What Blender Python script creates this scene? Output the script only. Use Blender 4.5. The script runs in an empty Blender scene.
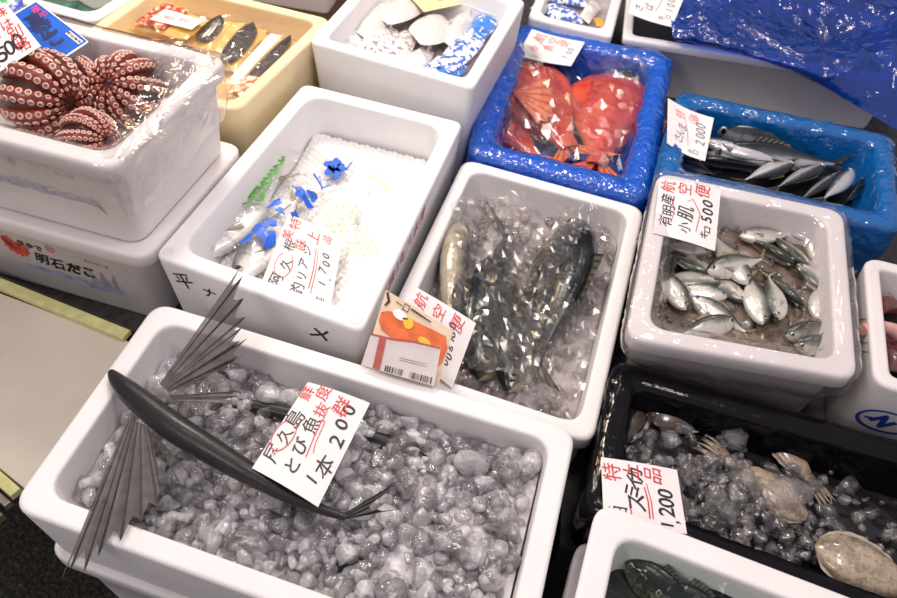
import bpy, math, random
import numpy as np
from mathutils import Vector, Matrix, noise
random.seed(7)
C = bpy.context.scene.collection
# ------------------------------------------------------------------ camera
PITCH, ROLL, FPX, CAMZ = .855038, .088691, 787.626, 1.009566
_R0 = Vector((1, 0, 0)); FW = Vector((0, math.cos(PITCH), -math.sin(PITCH))); _U0 = Vector((0, math.sin(PITCH), math.cos(PITCH)))
RT = math.cos(ROLL)*_R0 + math.sin(ROLL)*_U0
UP = -math.sin(ROLL)*_R0 + math.cos(ROLL)*_U0
EYE = Vector((0, 0, CAMZ))
def at(px, py, z):
    """where the line of sight through a point of the photograph meets the level z"""
    d = FW + RT*((px-448.5)/FPX) - UP*((py-299)/FPX)
    return EYE + d*((z-CAMZ)/d.z)
cd = bpy.data.cameras.new('camera'); cam = bpy.data.objects.new('camera', cd); C.objects.link(cam)
cam.matrix_world = Matrix(((RT.x, UP.x, -FW.x, 0), (RT.y, UP.y, -FW.y, 0), (RT.z, UP.z, -FW.z, CAMZ), (0, 0, 0, 1)))
cd.sensor_width = 36; cd.lens = FPX*36/897; cd.clip_start = .02; cd.clip_end = 60
cd.dof.use_dof = True; cd.dof.focus_distance = 1.12; cd.dof.aperture_fstop = 7.0
bpy.context.scene.camera = cam

# ------------------------------------------------------------------ materials
def mat(name):
    m = bpy.data.materials.new(name); m.use_nodes = True
    nt = m.node_tree; nt.nodes.clear()
    out = nt.nodes.new('ShaderNodeOutputMaterial')
    return m, nt, out
def N(nt, t, **kw):
    n = nt.nodes.new(t)
    for k, v in kw.items():
        if k.startswith('i_'):
            n.inputs[k[2:].replace('_', ' ')].default_value = v
        else:
            setattr(n, k, v)
    return n
def ramp(nt, stops):
    r = nt.nodes.new('ShaderNodeValToRGB'); el = r.color_ramp.elements
    while len(el) < len(stops): el.new(.5)
    for e, (p, c) in zip(el, stops):
        e.position = p; e.color = (*c, 1) if len(c) == 3 else c
    return r
def tex(nt, kind='Noise', scale=10, detail=4, coord='Object', rough=.5):
    tc = nt.nodes.new('ShaderNodeTexCoord')
    t = nt.nodes.new('ShaderNodeTex'+kind); t.inputs['Scale'].default_value = scale
    if kind == 'Noise': t.inputs['Detail'].default_value = detail; t.inputs['Roughness'].default_value = rough
    nt.links.new(tc.outputs[coord], t.inputs['Vector'])
    return t
def bump(nt, src, strength=.3, dist=.001, normal=None):
    b = nt.nodes.new('ShaderNodeBump'); b.inputs['Strength'].default_value = strength; b.inputs['Distance'].default_value = dist
    nt.links.new(src, b.inputs['Height'])
    if normal: nt.links.new(normal, b.inputs['Normal'])
    return b
def simple(name, col, rough=.6, var=.0, scale=30, bmp=0, spec=.5, metal=0, coat=0, bscale=None):
    m, nt, out = mat(name)
    p = nt.nodes.new('ShaderNodeBsdfPrincipled'); p.inputs['Roughness'].default_value = rough
    p.inputs['Metallic'].default_value = metal; p.inputs['Specular IOR Level'].default_value = spec
    p.inputs['Coat Weight'].default_value = coat; p.inputs['Coat Roughness'].default_value = .08
    t = tex(nt, 'Noise', scale)
    r = ramp(nt, [(.3, tuple(max(0, c*(1-var)) for c in col)), (.7, tuple(min(1, c*(1+var)) for c in col))])
    nt.links.new(t.outputs['Fac'], r.inputs['Fac']); nt.links.new(r.outputs['Color'], p.inputs['Base Color'])
    if bmp:
        t2 = tex(nt, 'Noise', bscale or scale*3)
        nt.links.new(bump(nt, t2.outputs['Fac'], bmp, .002).outputs['Normal'], p.inputs['Normal'])
    nt.links.new(p.outputs['BSDF'], out.inputs['Surface'])
    return m
def foam_mat(name, col, dirt=(.62, .55, .52)):
    m, nt, out = mat(name)
    p = nt.nodes.new('ShaderNodeBsdfPrincipled'); p.inputs['Roughness'].default_value = .62; p.inputs['Specular IOR Level'].default_value = .35
    v = tex(nt, 'Voronoi', 260); n = tex(nt, 'Noise', 9, 6); n2 = tex(nt, 'Noise', 55, 3)
    r = ramp(nt, [(.30, tuple(c*.93 for c in col)), (.62, col)])
    nt.links.new(n.outputs['Fac'], r.inputs['Fac'])
    r2 = ramp(nt, [(.70, (0, 0, 0)), (.78, (.35, .35, .35))]); nt.links.new(n2.outputs['Fac'], r2.inputs['Fac'])
    mx = nt.nodes.new('ShaderNodeMix'); mx.data_type = 'RGBA'; mx.inputs['B'].default_value = (*dirt, 1)
    nt.links.new(r2.outputs['Color'], mx.inputs['Factor']); nt.links.new(r.outputs['Color'], mx.inputs['A'])
    nt.links.new(mx.outputs['Result'], p.inputs['Base Color'])
    nt.links.new(bump(nt, v.outputs['Distance'], .16, .0012).outputs['Normal'], p.inputs['Normal'])
    nt.links.new(p.outputs['BSDF'], out.inputs['Surface'])
    return m
def schlick(nt, k=.85):
    lw = nt.nodes.new('ShaderNodeLayerWeight'); lw.inputs['Blend'].default_value = .5
    pw = nt.nodes.new('ShaderNodeMath'); pw.operation = 'POWER'; pw.inputs[1].default_value = 4.5; nt.links.new(lw.outputs['Facing'], pw.inputs[0])
    ad = nt.nodes.new('ShaderNodeMath'); ad.operation = 'MULTIPLY_ADD'; ad.inputs[1].default_value = k; ad.inputs[2].default_value = .045*k/.85; nt.links.new(pw.outputs[0], ad.inputs[0])
    return ad
def film_mat(name, tint=(1, 1, 1), sch=.85, haze=.06, hazecol=(.95, .93, .95), gloss=.16, scale=28, rough=.07, bs=.9):
    """thin crinkled plastic film: mostly see-through, glossy creases, some haze"""
    m, nt, out = mat(name)
    tr = nt.nodes.new('ShaderNodeBsdfTransparent'); tr.inputs['Color'].default_value = (*tint, 1)
    gl = nt.nodes.new('ShaderNodeBsdfGlossy'); gl.inputs['Roughness'].default_value = rough; gl.inputs['Color'].default_value = (1, .98, .96, 1)
    df = nt.nodes.new('ShaderNodeBsdfDiffuse'); df.inputs['Color'].default_value = (*hazecol, 1)
    tl = nt.nodes.new('ShaderNodeBsdfTranslucent'); tl.inputs['Color'].default_value = (*hazecol, 1)
    ad = nt.nodes.new('ShaderNodeMixShader'); ad.inputs[0].default_value = .4
    nt.links.new(df.outputs[0], ad.inputs[1]); nt.links.new(tl.outputs[0], ad.inputs[2])
    v = tex(nt, 'Voronoi', scale); v.feature = 'DISTANCE_TO_EDGE'
    n = tex(nt, 'Noise', scale*.7, 3)
    tc = nt.nodes.new('ShaderNodeMixRGB'); tc.inputs[0].default_value = .16
    cc = nt.nodes.new('ShaderNodeTexCoord'); nt.links.new(cc.outputs['Object'], tc.inputs[1]); nt.links.new(n.outputs['Color'], tc.inputs[2])
    nt.links.new(tc.outputs[0], v.inputs['Vector'])
    mth = nt.nodes.new('ShaderNodeMath'); mth.operation = 'ADD'
    nt.links.new(v.outputs['Distance'], mth.inputs[0]); nt.links.new(n.outputs['Fac'], mth.inputs[1])
    b = bump(nt, mth.outputs[0], bs*.42, .010)
    for s in (gl, df): nt.links.new(b.outputs['Normal'], s.inputs['Normal'])
    fr = schlick(nt, sch)
    ma = nt.nodes.new('ShaderNodeMath'); ma.operation = 'ADD'; ma.inputs[1].default_value = gloss; ma.use_clamp = True
    nt.links.new(fr.outputs[0], ma.inputs[0])
    m1 = nt.nodes.new('ShaderNodeMixShader'); m1.inputs[0].default_value = haze
    nt.links.new(tr.outputs[0], m1.inputs[1]); nt.links.new(ad.outputs[0], m1.inputs[2])
    m2 = nt.nodes.new('ShaderNodeMixShader'); nt.links.new(ma.outputs[0], m2.inputs[0])
    nt.links.new(m1.outputs[0], m2.inputs[1]); nt.links.new(gl.outputs[0], m2.inputs[2])
    nt.links.new(m2.outputs[0], out.inputs['Surface'])
    return m
def ice_mat(name, tint=(.96, .97, 1), white=.3, refr=.30, rough=.12, wcol=(.99, .96, .985), gl_=.03):
    """wet crushed ice: see-through, part bent, part frosted white, glossy"""
    m, nt, out = mat(name)
    rf = nt.nodes.new('ShaderNodeBsdfRefraction'); rf.inputs['IOR'].default_value = 1.22; rf.inputs['Roughness'].default_value = rough; rf.inputs['Color'].default_value = (*tint, 1)
    tr = nt.nodes.new('ShaderNodeBsdfTransparent'); tr.inputs['Color'].default_value = (*tint, 1)
    gl = nt.nodes.new('ShaderNodeBsdfGlossy'); gl.inputs['Roughness'].default_value = .10
    df = nt.nodes.new('ShaderNodeBsdfDiffuse'); df.inputs['Color'].default_value = (*wcol, 1)
    tl = nt.nodes.new('ShaderNodeBsdfTranslucent'); tl.inputs['Color'].default_value = (*wcol, 1)
    n = tex(nt, 'Noise', 95, 4); n2 = tex(nt, 'Noise', 60, 3)
    b = bump(nt, n.outputs['Fac'], .9, .006)
    for s_ in (rf, gl, df): nt.links.new(b.outputs['Normal'], s_.inputs['Normal'])
    a = nt.nodes.new('ShaderNodeMixShader'); a.inputs[0].default_value = 1-refr
    nt.links.new(rf.outputs[0], a.inputs[1]); nt.links.new(tr.outputs[0], a.inputs[2])
    w = nt.nodes.new('ShaderNodeMixShader'); w.inputs[0].default_value = .5
    nt.links.new(df.outputs[0], w.inputs[1]); nt.links.new(tl.outputs[0], w.inputs[2])
    vo = tex(nt, 'Voronoi', 42); av = nt.nodes.new('ShaderNodeMath'); av.operation = 'MULTIPLY_ADD'; av.inputs[1].default_value = .45; nt.links.new(vo.outputs['Color'], av.inputs[0])
    hv = nt.nodes.new('ShaderNodeMath'); hv.operation = 'MULTIPLY'; hv.inputs[1].default_value = .55; nt.links.new(n2.outputs['Fac'], hv.inputs[0]); nt.links.new(hv.outputs[0], av.inputs[2])
    r = ramp(nt, [(.36, (white*.25,)*3), (.68, (min(1, white*2.2),)*3)]); nt.links.new(av.outputs[0], r.inputs['Fac'])
    lw = nt.nodes.new('ShaderNodeLayerWeight'); lw.inputs['Blend'].default_value = .35
    mu = nt.nodes.new('ShaderNodeMath'); mu.operation = 'MULTIPLY_ADD'; mu.inputs[1].default_value = white*.9; nt.links.new(lw.outputs['Facing'], mu.inputs[0]); nt.links.new(r.outputs['Color'], mu.inputs[2])
    c = nt.nodes.new('ShaderNodeMixShader'); nt.links.new(mu.outputs[0], c.inputs[0])
    nt.links.new(a.outputs[0], c.inputs[1]); nt.links.new(w.outputs[0], c.inputs[2])
    fr = schlick(nt)
    ma = nt.nodes.new('ShaderNodeMath'); ma.operation = 'MULTIPLY_ADD'; ma.inputs[1].default_value = .7; ma.inputs[2].default_value = gl_; nt.links.new(fr.outputs[0], ma.inputs[0])
    d = nt.nodes.new('ShaderNodeMixShader'); nt.links.new(ma.outputs[0], d.inputs[0])
    nt.links.new(c.outputs[0], d.inputs[1]); nt.links.new(gl.outputs[0], d.inputs[2])
    nt.links.new(d.outputs[0], out.inputs['Surface'])
    return m
def fish_mat(name, stops, speck=.25, metal=.35, rough=.28, scale=60, head=None, bands=0, coat=.4):
    """colour runs from belly (0) to back (1) along the vertex attribute fa"""
    m, nt, out = mat(name)
    p = nt.nodes.new('ShaderNodeBsdfPrincipled'); p.inputs['Roughness'].default_value = rough; p.inputs['Metallic'].default_value = metal
    p.inputs['Coat Weight'].default_value = coat; p.inputs['Coat Roughness'].default_value = .12
    a = nt.nodes.new('ShaderNodeAttribute'); a.attribute_name = 'fa'
    n = tex(nt, 'Noise', scale, 5); n3 = tex(nt, 'Noise', scale*.25, 3)
    ms = nt.nodes.new('ShaderNodeMath'); ms.operation = 'MULTIPLY_ADD'; ms.inputs[1].default_value = speck; ms.inputs[2].default_value = -.5*speck
    nt.links.new(n.outputs['Fac'], ms.inputs[0])
    ad = nt.nodes.new('ShaderNodeMath'); ad.operation = 'ADD'
    nt.links.new(a.outputs['Fac'], ad.inputs[0]); nt.links.new(ms.outputs[0], ad.inputs[1])
    ms2 = nt.nodes.new('ShaderNodeMath'); ms2.operation = 'MULTIPLY_ADD'; ms2.inputs[1].default_value = speck*1.2; ms2.inputs[2].default_value = -.6*speck
    nt.links.new(n3.outputs['Fac'], ms2.inputs[0])
    ad2 = nt.nodes.new('ShaderNodeMath'); ad2.operation = 'ADD'
    nt.links.new(ad.outputs[0], ad2.inputs[0]); nt.links.new(ms2.outputs[0], ad2.inputs[1])
    r = ramp(nt, stops); nt.links.new(ad2.outputs[0], r.inputs['Fac'])
    col = r.outputs['Color']
    s = nt.nodes.new('ShaderNodeAttribute'); s.attribute_name = 'fs'
    # the edge of the gill cover
    rg = ramp(nt, [(.215, (1, 1, 1)), (.232, (.35, .35, .35)), (.25, (1, 1, 1))]); nt.links.new(s.outputs['Fac'], rg.inputs['Fac'])
    mx = nt.nodes.new('ShaderNodeMix'); mx.data_type = 'RGBA'; mx.blend_type = 'MULTIPLY'; mx.inputs['Factor'].default_value = .5
    nt.links.new(col, mx.inputs['A']); nt.links.new(rg.outputs['Color'], mx.inputs['B']); col = mx.outputs['Result']
    nt.links.new(col, p.inputs['Base Color'])
    v = tex(nt, 'Voronoi', 420)
    nt.links.new(bump(nt, v.outputs['Distance'], .25, .0012).outputs['Normal'], p.inputs['Normal'])
    nt.links.new(p.outputs['BSDF'], out.inputs['Surface'])
    return m
def fin_mat(name, ray, web, alpha=.75, edge=.35):
    m, nt, out = mat(name)
    p = nt.nodes.new('ShaderNodeBsdfPrincipled'); p.inputs['Roughness'].default_value = .38
    a = nt.nodes.new('ShaderNodeAttribute'); a.attribute_name = 'ray'
    n = tex(nt, 'Noise', 70, 4)
    r = ramp(nt, [(edge, web), (edge*.3+.68, ray)]); nt.links.new(a.outputs['Fac'], r.inputs['Fac'])
    r2 = ramp(nt, [(.3, (.55, .55, .55)), (.7, (1.3, 1.3, 1.3))]); nt.links.new(n.outputs['Fac'], r2.inputs['Fac'])
    mx = nt.nodes.new('ShaderNodeMix'); mx.data_type = 'RGBA'; mx.blend_type = 'MULTIPLY'; mx.inputs['Factor'].default_value = .7
    nt.links.new(r.outputs['Color'], mx.inputs['A']); nt.links.new(r2.outputs['Color'], mx.inputs['B'])
    nt.links.new(mx.outputs['Result'], p.inputs['Base Color'])
    ra = ramp(nt, [(edge, (alpha,)*3), (edge*.3+.66, (1, 1, 1))]); nt.links.new(a.outputs['Fac'], ra.inputs['Fac']); nt.links.new(ra.outputs['Color'], p.inputs['Alpha'])
    nt.links.new(p.outputs['BSDF'], out.inputs['Surface'])
    return m
M = {}
M['foam'] = foam_mat('white_foam', (.86, .83, .83))
M['foam_d'] = foam_mat('worn_foam', (.80, .755, .755))
M['foam_in'] = foam_mat('cream_foam', (.88, .72, .45), (.7, .5, .25))
M['foam_clean'] = foam_mat('bright_foam', (.88, .87, .88))
M['film'] = film_mat('clear_film', tint=(.985, .985, .985), haze=.03, gloss=.02, scale=20, rough=.12, bs=1.2)
M['film_g'] = film_mat('glossy_film', tint=(.97, .965, .96), haze=.02, hazecol=(.95, .9, .86), gloss=.06, scale=10, rough=.19, bs=.8)
M['film_w'] = film_mat('milky_film', tint=(.98, .975, .98), haze=.06, hazecol=(.97, .93, .95), gloss=.02, scale=20, bs=.6)
M['film_b'] = film_mat('blue_film', tint=(.10, .30, .95), haze=.72, hazecol=(.010, .20, .88), gloss=.05, scale=20, rough=.16, bs=1.8)
M['film_bb'] = film_mat('dark_blue_film', tint=(.04, .12, .7), haze=.62, hazecol=(.003, .085, .56), gloss=.03, scale=16, rough=.13, bs=2.)
M['film_c'] = film_mat('teal_blue_film', tint=(.10, .40, .9), haze=.72, hazecol=(.006, .22, .60), gloss=.04, scale=18, rough=.15, bs=1.6)
M['film_k'] = film_mat('black_film', tint=(.02, .02, .03), haze=.93, hazecol=(.004, .004, .007), gloss=.0, sch=.5, scale=14, rough=.14, bs=.6)
M['ice'] = ice_mat('crushed_ice', tint=(.99, .985, .99), white=.50, gl_=.13)
M['ice_clear'] = ice_mat('glassy_ice', tint=(.99, .98, .985), white=.09, refr=.38, rough=.06, gl_=.15)
M['ice_pink'] = ice_mat('pinkish_ice', tint=(.99, .95, .96), white=.18, wcol=(.97, .90, .91), gl_=.08)
M['ice_dark'] = ice_mat('clear_ice', tint=(.95, .94, .96), white=.12, wcol=(.66, .58, .54), gl_=.11, refr=.4)
M['slush'] = simple('grey_slush', (.60, .57, .60), .3, .35, 40, .8, bscale=90)
M['slush_p'] = simple('pinkish_slush', (.46, .41, .42), .3, .3, 40, .8, bscale=90)
M['slush_k'] = simple('black_slush', (.014, .013, .016), .22, .5, 40, .9, bscale=70)
M['slush_i'] = simple('brown_ice_water', (.22, .165, .13), .16, .45, 26, .9, bscale=60)
M['slush_d'] = simple('dark_water', (.012, .012, .012), .4, .4, 30, .6, spec=.15)
M['paper'] = simple('card_paper', (.83, .79, .80), .75, .03, 20)
M['paper_w'] = simple('bright_card', (.88, .85, .84), .75, .03, 20)
M['beige'] = simple('beige_card', (.80, .60, .36), .7, .05, 20)
M['ink'] = simple('black_ink', (.018, .012, .016), .5, .2, 60)
M['red'] = simple('red_ink', (.62, .045, .05), .5, .2, 60)
M['red_f'] = simple('faded_red_ink', (.74, .25, .26), .6, .2, 60)
M['ink_f'] = simple('faded_black_ink', (.28, .24, .27), .6, .2, 60)
M['blue_ink'] = simple('blue_ink', (.012, .05, .40), .5, .15, 60)
M['bluegrey'] = simple('blue_grey_print', (.36, .38, .58), .6, .25, 50)
M['grey_print'] = simple('grey_print', (.42, .40, .43), .6, .25, 50)
M['dgrey_print'] = simple('dark_grey_print', (.17, .15, .18), .6, .3, 50)
M['brown_mark'] = simple('brown_stain', (.45, .30, .16), .6, .3, 60)
M['bluecard'] = simple('blue_label', (.012, .12, .62), .25, .25, 24, coat=.5)
M['navy'] = simple('navy_ink', (.004, .012, .10), .5, .2, 50)
M['pink_ink'] = simple('pink_ink', (.75, .05, .22), .5, .2, 50)
M['orange'] = simple('orange_print', (.70, .14, .03), .4, .22, 60)
M['yellow'] = simple('yellow_print', (.85, .50, .03), .4, .1, 60)
M['green'] = simple('green_print', (.09, .38, .04), .4, .3, 60)
M['leaf'] = simple('green_leaf', (.03, .22, .02), .4, .3, 60)
M['lgreen'] = simple('pale_green_print', (.50, .66, .25), .5, .2, 60)
M['pblue'] = simple('blue_print', (.02, .13, .66), .35, .3, 60)
M['barcode'] = simple('barcode_ink', (.06, .05, .06), .6)
M['packet'] = simple('packet_paper', (.74, .66, .64), .4, .06, 30)
M['packet_s'] = simple('packet_sand', (.72, .56, .40), .4, .1, 40)

# ------------------------------------------------------------------ mesh helpers
class MB:
    def __init__(s): s.v = []; s.f = []; s.mi = []; s.a = {}
    def add(s, vs, fs, mi=0, at_={}):
        o = len(s.v); s.v += [tuple(v) for v in vs]
        s.f += [tuple(i+o for i in f) for f in fs]; s.mi += [mi]*len(fs)
        for k in at_: s.a.setdefault(k, {}).update({o+i: x for i, x in enumerate(at_[k])})
        return o
    def grid(s, rows, mi=0, closed=False, at_={}):
        nr, nc = len(rows), len(rows[0]); fs = []
        for i in range(nr-1):
            for j in range(nc if closed else nc-1):
                k = (j+1) % nc
                fs.append((i*nc+j, i*nc+k, (i+1)*nc+k, (i+1)*nc+j))
        return s.add([p for r in rows for p in r], fs, mi, at_)
    def cap(s, ring, mi=0, flip=False):
        n = len(ring); c = sum((Vector(p) for p in ring), Vector())/n
        s.add(list(ring)+[c], [((i+1) % n, i, n) if flip else (i, (i+1) % n, n) for i in range(n)], mi)
    def tube(s, path, rad, k=8, mi=0, caps=True):
        rows = []; n = len(path)
        if not hasattr(rad, '__len__'): rad = [rad]*n
        up = Vector((0, 0, 1))
        for i in range(n):
            t = (Vector(path[min(i+1, n-1)])-Vector(path[max(i-1, 0)])).normalized()
            if abs(t.dot(up)) > .97: up = Vector((1, 0, 0))
            a = t.cross(up).normalized(); b = a.cross(t).normalized()
            rows.append([Vector(path[i])+(a*math.cos(q)+b*math.sin(q))*rad[i] for q in (2*math.pi*j/k for j in range(k))])
        s.grid(rows, mi, closed=True)
        if caps: s.cap(rows[0], mi, True); s.cap(rows[-1], mi)
    def build(s, name, mats, parent=None, smooth=True, link=True):
        me = bpy.data.meshes.new(name); me.from_pydata(s.v, [], s.f); 
        if not isinstance(mats, (list, tuple)): mats = [mats]
        for m in mats: me.materials.append(m)
        if len(mats) > 1: me.polygons.foreach_set('material_index', s.mi)
        if smooth: me.polygons.foreach_set('use_smooth', [True]*len(me.polygons))
        for k, d in s.a.items():
            an = me.attributes.new(k, 'FLOAT', 'POINT'); an.data.foreach_set('value', [d.get(i, 0.) for i in range(len(s.v))])
        me.update()
        o = bpy.data.objects.new(name, me); C.objects.link(o)
        if parent: o.parent = parent
        return o
def tag(o, label, cat, group=None, kind=None):
    o['label'] = label
    if cat: o['category'] = cat
    if group: o['group'] = group
    if kind: o['kind'] = kind
    return o
def empty(name, loc=(0, 0, 0)):
    o = bpy.data.objects.new(name, None); C.objects.link(o); o.location = loc; o.empty_display_size = .02
    return o
def copy_tree(o, parent=None):
    c = o.copy(); C.objects.link(c); c.parent = parent
    for ch in list(o.children): copy_tree(ch, c)
    return c
def lerp(a, b, t): return a+(b-a)*t
def bil(q, u, v):   # q = TL, TR, BR, BL
    return lerp(lerp(q[0], q[1], u), lerp(q[3], q[2], u), v)
def nz(x, y, z=0, s=1): return noise.noise(Vector((x*s, y*s, z)))
def ridge(x, y, s, seed=0):
    wx, wy = x+.25/s*noise.noise(Vector((x*s*.6, y*s*.6, seed+9))), y+.25/s*noise.noise(Vector((x*s*.6, y*s*.6, seed+19)))
    a = 1-abs(noise.noise(Vector((wx*s, wy*s, seed))))*4.5
    b = 1-abs(noise.noise(Vector((wx*s*1.9, wy*s*1.9, seed+5))))*5
    g = noise.noise(Vector((x*s*.7, y*s*.7, seed+31)))
    return max(0, a)**1.6*.5+max(0, b)**1.6*.22+.35*g
def offset_quad(q, d):
    n = len(q); out = []
    for i in range(n):
        p0, p1, p2 = q[i-1], q[i], q[(i+1) % n]
        e1 = (p1-p0).normalized(); e2 = (p2-p1).normalized()
        n1 = Vector((-e1.y, e1.x)); n2 = Vector((-e2.y, e2.x))
        k = 1+n1.dot(n2)
        out.append(p1+(n1+n2)*(d/k))
    return out
def ring(q, inset, z, r, seg=7, sub=1):
    """rounded quadrilateral, q counter-clockwise (x, y)"""
    q = offset_quad(q, inset); n = len(q); pts = []
    for i in range(n):
        p0, p1, p2 = q[i-1], q[i], q[(i+1) % n]
        a = (p0-p1).normalized(); b = (p2-p1).normalized()
        s, e = p1+a*r, p1+b*r
        for k in range(seg+1):
            t = k/seg; p = s*(1-t)**2+p1*(2*t*(1-t))+e*t*t
            # a rounder arc than the plain parabola
            pts.append(Vector((p.x, p.y, z)))
        nxt_a = (p1-p2).normalized(); e2 = p2+nxt_a*r
        for k in range(1, sub):
            p = e.lerp(e2, k/sub); pts.append(Vector((p.x, p.y, z)))
    return pts
def V2(*p): return Vector((p[0], p[1]))
def foam_box(q, z, h, name='foam_box', wall=.028, depth=None, r=.03, rin=.032, taper=.06, lip=.0, m=None, seg=7, lip_h=.03):
    depth = depth or h-.03
    mb = MB(); ro = r
    prof = [(taper*h+.006+lip, z-h, ro*.9), (taper*h+.001+lip, z-h+.0025, ro), (taper*h+lip, z-h+.007, ro)]
    if lip: prof += [(lip+.02*taper, z-lip_h-.004, ro), (lip*.4, z-lip_h-.001, ro), (.0, z-lip_h+.003, ro)]
    prof += [(.0, z-.0085, ro), (.0, z-.005, ro), (.0012, z-.0018, ro), (.0045, z, ro), (.0075, z, ro), (wall-.0065, z, rin), (wall-.0035, z, rin), (wall-.001, z-.0016, rin), (wall, z-.0045, rin), (wall+.0005, z-.009, rin),
             (wall+.05*depth, z-depth+.012, rin), (wall+.05*depth+.004, z-depth+.004, rin), (wall+.05*depth+.014, z-depth, rin)]
    rows = [ring(q, a, zz, rr, seg) for a, zz, rr in prof]
    mb.grid(rows, closed=True); mb.cap(rows[0], flip=True); mb.cap(rows[-1])
    return mb.build(name, m or M['foam'])
def liner(q, prof, name, m, amp=.004, fs=22, sub=26, seg=8, rise=0, z0=None, bottom=False, seed=0):
    """a sheet of film folded over a box rim: prof = [(inset, z, corner radius)]"""
    mb = MB(); P = []
    for i in range(len(prof)-1):
        (a, za, ra), (b, zb, rb) = prof[i], prof[i+1]
        L = math.hypot(a-b, za-zb); k = max(1, int(L/.009))
        P += [(lerp(a, b, t/k), lerp(za, zb, t/k), lerp(ra, rb, t/k)) for t in range(k)]
    P.append(prof[-1])
    rows = []
    for i, (a, zz, rr) in enumerate(P):
        R = []
        pts = ring(q, a, zz, rr, seg, sub); c = sum(pts, Vector())/len(pts)
        edge = 1 if i in (0, len(P)-1) else 0
        for p in pts:
            o = (p-c); o.z = 0; o.normalize()
            w = ridge(p.x+zz*.6, p.y-zz*.5, fs, seed)*amp+noise.noise(Vector((p.x*9, p.y*9, zz*9+seed)))*amp*.4
            dz = (noise.noise(Vector((p.x*14, p.y*14, 7+seed)))*.018 if edge else 0)
            out_side = 1 if a < .008 else -1
            R.append(Vector((p.x, p.y, p.z+dz+ (w*.5 if abs(a-.012) < .014 else 0)))+o*(w*out_side))
        rows.append(R)
    mb.grid(rows, closed=True)
    if bottom: mb.cap(rows[-1])
    return mb.build(name, m)
def film(q, hfun, name, m, nx=46, ny=46, amp=.004, fs=26, seed=0, edge=.0, parent=None, facet=0):
    """film lying over what is beneath: q = four (x, y) corners TL TR BR BL, hfun(x, y) = height below"""
    mb = MB(); rows = []; rnd = random.Random(seed+77)
    for j in range(ny+1):
        R = []
        for i in range(nx+1):
            u, v = i/nx, j/ny
            if facet: u, v = min(1, max(0, u+rnd.uniform(-.4, .4)/nx*(0 < i < nx))), min(1, max(0, v+rnd.uniform(-.4, .4)/ny*(0 < j < ny)))
            e = min(u, 1-u, v, 1-v)
            p = bil(q, u, v)
            if e < .04: p = p+Vector((nz(p.x, p.y, seed, 25), nz(p.x, p.y, seed+3, 25)))*edge
            z = hfun(p.x, p.y)+ridge(p.x, p.y, fs, seed)*amp+.0015+(rnd.uniform(0, 1)**2*facet)
            R.append(Vector((p.x, p.y, z)))
        rows.append(R)
    mb.grid(rows)
    return mb.build(name, m, parent, smooth=not facet)
def smoothmax(hs, k=.008):
    m = max(hs); return m+k*math.log(sum(math.exp((h-m)/k) for h in hs))
def caps_h(caps, base):
    """height of a set of lying fish: caps = [(a, b, half width, half thickness)]"""
    def f(x, y):
        hs = [base]
        for a, b, w, t in caps:
            d = (b-a).xy; L2 = d.length_squared
            s = max(0, min(1, ((x-a.x)*d.x+(y-a.y)*d.y)/L2)); p = a.lerp(b, s)
            dist = math.hypot(x-p.x, y-p.y)/w
            if dist < 1.6: hs.append(p.z+t*(math.sqrt(max(0, 1-min(1, dist)**2))-.6*max(0, dist-.8)))
        return smoothmax(hs, .003)
    return f
def px2(*pts, z): return [at(x, y, z).xy for x, y in pts]

# crushed ice: a few base lumps, copied into one mass
def _lump(seed, flat):
    import bmesh
    b = bmesh.new(); bmesh.ops.create_icosphere(b, subdivisions=2, radius=1)
    rnd = random.Random(seed); cut = [Vector((rnd.gauss(0, 1), rnd.gauss(0, 1), rnd.gauss(0, 1))).normalized() for _ in range(9 if flat else 5)]
    for v in b.verts:
        for c in cut:
            d = v.co.dot(c)
            lim = .50 if flat else .62
            if d > lim: v.co -= c*(d-lim)*.97
        v.co *= 1+.28*noise.noise(v.co*1.9+Vector((seed*3.1, 0, 0)))
    sc = Vector((rnd.uniform(.8, 1.25), rnd.uniform(.7, 1.0), rnd.uniform(.5, .9)))
    V = np.array([[v.co.x*sc.x, v.co.y*sc.y, v.co.z*sc.z] for v in b.verts]); F = np.array([[v.index for v in f.verts] for f in b.faces]); b.free()
    return V, F
LUMPS = [_lump(i, i % 2) for i in range(12)]
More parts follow.
